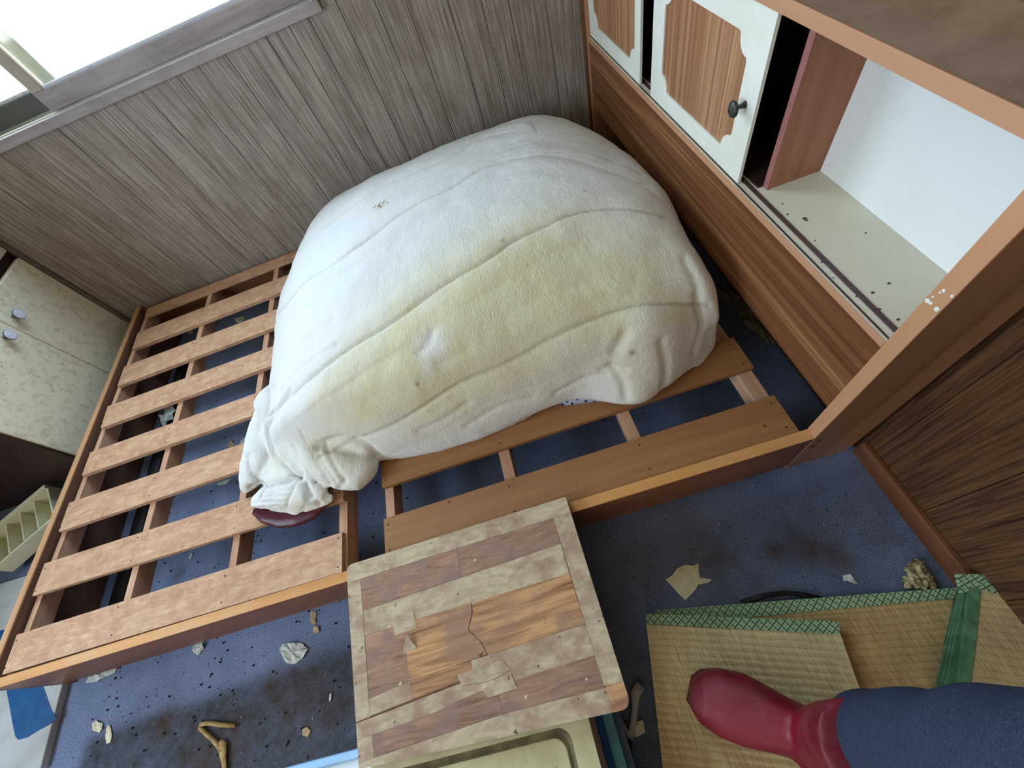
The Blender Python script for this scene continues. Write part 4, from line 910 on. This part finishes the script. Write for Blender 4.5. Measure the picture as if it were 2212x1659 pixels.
def heri(name, rot, plain=False):
    m, nt, b = new_mat(name, 0.7, 0.2); t = N(nt, 'ShaderNodeTexCoord'); mp = N(nt, 'ShaderNodeMapping'); mp.inputs['Rotation'].default_value = (0, 0, rot + math.pi / 4); nt.links.new(t.outputs['Object'], mp.inputs[0])
    if plain:
        n = noi(nt, mp, 60, 3); r = ramp(nt, [(0.3, lin((66, 96, 68))), (0.7, lin((98, 134, 98)))]); nt.links.new(n.outputs[0], r.inputs[0]); nt.links.new(r.outputs[0], b.inputs['Base Color']); return m
    ck_ = N(nt, 'ShaderNodeTexBrick'); ck_.inputs['Scale'].default_value = 1.0; ck_.offset = 0.0
    ck_.inputs['Brick Width'].default_value = 0.0105; ck_.inputs['Row Height'].default_value = 0.0105; ck_.inputs['Mortar Size'].default_value = 0.0013
    ck_.inputs['Color1'].default_value = lin((172, 190, 152)); ck_.inputs['Color2'].default_value = lin((160, 180, 142)); ck_.inputs['Mortar'].default_value = lin((84, 106, 76))
    nt.links.new(mp.outputs[0], ck_.inputs['Vector'])
    mp3 = N(nt, 'ShaderNodeMapping'); mp3.inputs['Rotation'].default_value = (0, 0, rot + math.pi / 4); mp3.inputs['Location'].default_value = (0.00525, 0.00525, 0); nt.links.new(t.outputs['Object'], mp3.inputs[0])
    ck2 = N(nt, 'ShaderNodeTexBrick'); ck2.inputs['Scale'].default_value = 1.0; ck2.offset = 0.0; ck2.inputs['Brick Width'].default_value = 0.0105; ck2.inputs['Row Height'].default_value = 0.0105; ck2.inputs['Mortar Size'].default_value = 0.0006
    ck2.inputs['Color1'].default_value = (1, 1, 1, 1); ck2.inputs['Color2'].default_value = (0.85, 0.9, 0.85, 1); ck2.inputs['Mortar'].default_value = (0.45, 0.5, 0.42, 1); nt.links.new(mp3.outputs[0], ck2.inputs['Vector'])
    c = mix(nt, ck_.outputs[0], ck2.outputs[0], 1.0, 'MULTIPLY'); nt.links.new(c.outputs[2], b.inputs['Base Color']); return m
def sheet(name, px, z, th, mat, par, wave=.002, seed=1, label=None, res=.012):
    """thin slightly wavy slab over a polygon of floor positions"""
    P_ = [at(u, v, z=z) for u, v in px]
    bm = bmesh.new(); nU, nV = 26, 18
    g_ = [[None] * (nV + 1) for _ in range(nU + 1)]
    for i in range(nU + 1):
        for j in range(nV + 1):
            s, t = i / nU, j / nV; q = P_[0].lerp(P_[1], s).lerp(P_[3].lerp(P_[2], s), t)
            q.z = z + wave * noise.noise(Vector((q.x * 9 + seed, q.y * 9, 0))); g_[i][j] = bm.verts.new(q)
    for i in range(nU):
        for j in range(nV): bm.faces.new((g_[i][j], g_[i + 1][j], g_[i + 1][j + 1], g_[i][j + 1]))
    r = bmesh.ops.extrude_face_region(bm, geom=bm.faces[:])
    for v in [e for e in r['geom'] if isinstance(e, bmesh.types.BMVert)]: v.co.z -= th
    return finish(name, bm, mat, par, smooth=False, label=label)
MA, MB_ = straw('straw_weave_top', .287), straw('straw_weave_low', .17, ((160, 132, 88), (204, 172, 120)))
MC = straw('straw_weave_right', .40, ((170, 146, 102), (212, 188, 142)))
HA, HB, HC = heri('green_border', .287), heri('green_border_low', .17), heri('green_border_right', .6)
HP = heri('green_plain', 0, True)
mb = thing('straw_mat', (2.0, -1.7, 0), 'lower straw mat with green patterned border, mostly under the top mat', 'mat')
sheet('woven_straw', [(1425, 1350), (2062, 1290), (1930, 1900), (1500, 1950)], .012, .010, MB_, mb, .003)
sheet('border', [(1416, 1318), (2078, 1268), (2066, 1292), (1421, 1352)], .0135, .010, HB, mb, .002)
ma = thing('folded_straw_mat', (1.85, -1.72, 0.02), 'folded straw mat with green border under the red boot', 'mat')
sheet('woven_straw', [(1396, 1346), (1815, 1366), (1950, 1760), (1465, 1950)], .036, .004, MA, ma, .003, 3)
sheet('woven_straw', [(1398, 1348), (1812, 1368), (1946, 1760), (1467, 1950)], .026, .005, MA, ma, .001, 4)
sheet('border', [(1396, 1326), (1812, 1342), (1816, 1370), (1396, 1348)], .0375, .006, HA, ma, .003, 3)
mc = thing('straw_mat_stack', (2.25, -1.68, 0), 'thick fold of straw mats with green edges at the right wall', 'mat')
sheet('woven_straw', [(2118, 1272), (2216, 1300), (2216, 1530), (2092, 1520)], .070, .004, MC, mc, .001, 6)
for k in range(1, 5):
    zz = .070 - .0145 * k
    sheet('woven_straw', [(2118, 1272), (2212, 1300), (2210, 1530), (2092, 1520)], zz, .005, MC, mc, .001, 6)
    sheet('fold_edge', [(2092 - k * 5, 1262), (2120, 1272), (2094, 1525), (2048 - k * 11, 1520)], zz, .006, HP, mc, .002, 6 + k)
sheet('border', [(2068, 1240), (2118, 1240), (2118, 1275), (2078, 1280)], .070, .008, HC, mc, .002, 6)
sheet('border', [(2118, 1240), (2216, 1268), (2216, 1302), (2118, 1272)], .071, .006, HC, mc, .002, 6)
sheet('fold_edge', [(2094, 1268), (2120, 1272), (2094, 1525), (2066, 1520)], .071, .006, HP, mc, .002, 6)

bm = bmesh.new(); tube(bm, [at(1600, 1302, z=.006), at(1650, 1287, z=.010), at(1695, 1281, z=.012), at(1740, 1285, z=.010), at(1775, 1294, z=.006)], .0045, 8)
tag(finish('black_strap', bm, M['black'], smooth=True), 'black curved strap peeping out behind the lower straw mat', 'strap')
# ------------------------------------------------------------------ the person's leg
ZM = .038
per = thing('person', tuple(at(1800, 1600, z=ZM)), 'person in dark blue trousers and a red rubber boot standing on the mat', 'person')
foot_px = [(1492, 1490, .050, .022, .028), (1512, 1500, .072, .040, .038), (1550, 1512, .080, .050, .043), (1600, 1526, .086, .052, .048), (1650, 1545, .092, .045, .053), (1695, 1563, .098, .039, .058), (1735, 1580, .105, .038, .065), (1790, 1605, .105, .040, .065), (1840, 1628, .09, .034, .05)]
bm = bmesh.new()
cs = []
for u, v, zt, hw, hh in foot_px:
    c = at(u, v, z=ZM + .03); cs.append((c, hw, hh))
ringsF = []
for i, (c, hw, hh) in enumerate(cs):
    d = (cs[min(i + 1, len(cs) - 1)][0] - cs[max(i - 1, 0)][0]); d.z = 0; d.normalize(); s = Vector((-d.y, d.x, 0)); ring = []
    for k in range(18):
        a = 2 * math.pi * k / 18; ca_, sa_ = math.cos(a), math.sin(a)
        zz = ZM + .004 + hh + (sa_ * hh if sa_ > 0 else sa_ * hh * 1.0)
        zz = max(zz, ZM + .004); wid = hw * (abs(ca_) ** .8) * (1 if ca_ > 0 else -1)
        ring.append(bm.verts.new((c.x + s.x * wid, c.y + s.y * wid, zz)))
    ringsF.append(ring)
for a, b in zip(ringsF, ringsF[1:]):
    for k in range(18): bm.faces.new((a[k], a[(k + 1) % 18], b[(k + 1) % 18], b[k]))
bm.faces.new(ringsF[0][::-1]); bm.faces.new(ringsF[-1])
shaft = [at(1755, 1600, z=.07), at(1762, 1603, z=.115), at(1790, 1608, z=.15), at(1820, 1612, z=.19), at(1850, 1618, z=.23), at(1880, 1624, z=.27)]
tube(bm, shaft, [.044, .046, .048, .052, .054, .055], 20)
bme = remesh(bm, .0045, 5); bme.name = 'rubber_boot'
M['boot'] = None
def boot_mat():
    m, nt, b = new_mat('red_rubber', 0.38, 0.45); t = N(nt, 'ShaderNodeTexCoord'); mp = N(nt, 'ShaderNodeMapping'); nt.links.new(t.outputs['Object'], mp.inputs[0])
    n = noi(nt, mp, 18, 5, 0.65); r = ramp(nt, [(0.45, (0, 0, 0, 1)), (0.72, (0.5,) * 3 + (1,))]); nt.links.new(n.outputs[0], r.inputs[0])
    n2 = noi(nt, mp, 8, 3, 0.5); r2 = ramp(nt, [(0.35, lin((88, 5, 20))), (0.65, lin((122, 10, 34)))]); nt.links.new(n2.outputs[0], r2.inputs[0])
    c = mix(nt, r2.outputs[0], lin((120, 60, 68)), r.outputs[0]); nt.links.new(c.outputs[2], b.inputs['Base Color'])
    rr_ = ramp(nt, [(0.4, (0.46,) * 3 + (1,)), (0.7, (0.75,) * 3 + (1,))]); nt.links.new(n.outputs[0], rr_.inputs[0]); nt.links.new(rr_.outputs[0], b.inputs['Roughness']); return m
M['boot'] = boot_mat(); bme.materials.clear(); bme.materials.append(M['boot'])
for p in bme.polygons: p.use_smooth = True
bo = bpy.data.objects.new('rubber_boot', bme); COL.objects.link(bo); bo.parent = per; bo.location = -Vector(per.location); bo['label'] = 'dusty red rubber boot'
# raised bands near the cuff
bm = bmesh.new()
def bandring(bm, c, d, r, rr_):
    d = d.normalized(); s = d.orthogonal().normalized(); t = d.cross(s); pts = []
    n = 28; m_ = 6; vs = []
    for i in range(n):
        a = 2 * math.pi * i / n; e = s * math.cos(a) + t * math.sin(a)
        vs.append([bm.verts.new(c + e * (r + rr_ * math.cos(2 * math.pi * j / m_)) + d * (rr_ * math.sin(2 * math.pi * j / m_))) for j in range(m_)])
    for i in range(n):
        for j in range(m_): bm.faces.new((vs[i][j], vs[(i + 1) % n][j], vs[(i + 1) % n][(j + 1) % m_], vs[i][(j + 1) % m_]))
bandring(bm, shaft[3].lerp(shaft[2], .3), shaft[4] - shaft[2], .0478, .002)
bandring(bm, shaft[2].lerp(shaft[1], .1), shaft[3] - shaft[1], .0452, .0018)
finish('boot_band', bm, M['boot'], bo, smooth=True)
# sole
bm = bmesh.new(); left, right = [], []
for i, (c, hw, hh) in enumerate(cs):
    d = (cs[min(i + 1, len(cs) - 1)][0] - cs[max(i - 1, 0)][0]); d.z = 0; d.normalize(); s = Vector((-d.y, d.x, 0)); left.append(c + s * (hw * .92)); right.append(c - s * (hw * .92))
prism(bm, [(p.x, p.y) for p in left + right[::-1]], ZM + .001, ZM + .014)
finish('sole', bm, mottled('boot_sole', (96, 14, 26), (80, 10, 20), 20, rough=.6), bo, label='darker red sole')
# trouser leg: a continuous limb rising out of the frame
leg = [at(1880, 1606, z=.19), at(1902, 1610, z=.22), at(1935, 1616, z=.27), at(2000, 1630, z=.34), at(2090, 1655, z=.41), at(2240, 1700, z=.49), at(2480, 1780, z=.57), at(2900, 1950, z=.65), at(3500, 2200, z=.72)]
rad = [.050, .058, .060, .061, .062, .066, .072, .078, .084]
bm = bmesh.new(); Lf = catmull([tuple(p) for p in leg], 5); Rf = catmull([(r, 0, 0) for r in rad], 5)[:, 0]
tube(bm, [Vector(p) for p in Lf], [float(r) for r in Rf], 32)
for v in bm.verts:
    v.co += Vector((noise.noise(v.co * 14), noise.noise(v.co * 14 + Vector((9, 0, 0))), noise.noise(v.co * 14 + Vector((0, 9, 0))))) * .006
tme_ = remesh(bm, .006, 8); tme_.name = 'trousers'
def denim():
    m, nt, b = new_mat('dark_blue_trousers', 0.9, 0.1); t = N(nt, 'ShaderNodeTexCoord'); mp = N(nt, 'ShaderNodeMapping'); nt.links.new(t.outputs['Object'], mp.inputs[0])
    n = noi(nt, mp, 500, 3, .6); r = ramp(nt, [(0.3, lin((40, 46, 64))), (0.7, lin((60, 68, 88)))]); nt.links.new(n.outputs[0], r.inputs[0])
    nt.links.new(r.outputs[0], b.inputs['Base Color']); n2 = noi(nt, mp, 25, 4, .6); bump(nt, b, n2.outputs[0], .4, .006); return m
tme_.materials.clear(); tme_.materials.append(denim())
for p in tme_.polygons: p.use_smooth = True
to = bpy.data.objects.new('trousers', tme_); COL.objects.link(to); to.parent = per; to.location = -Vector(per.location); to['label'] = 'dark blue trouser leg over the boot'
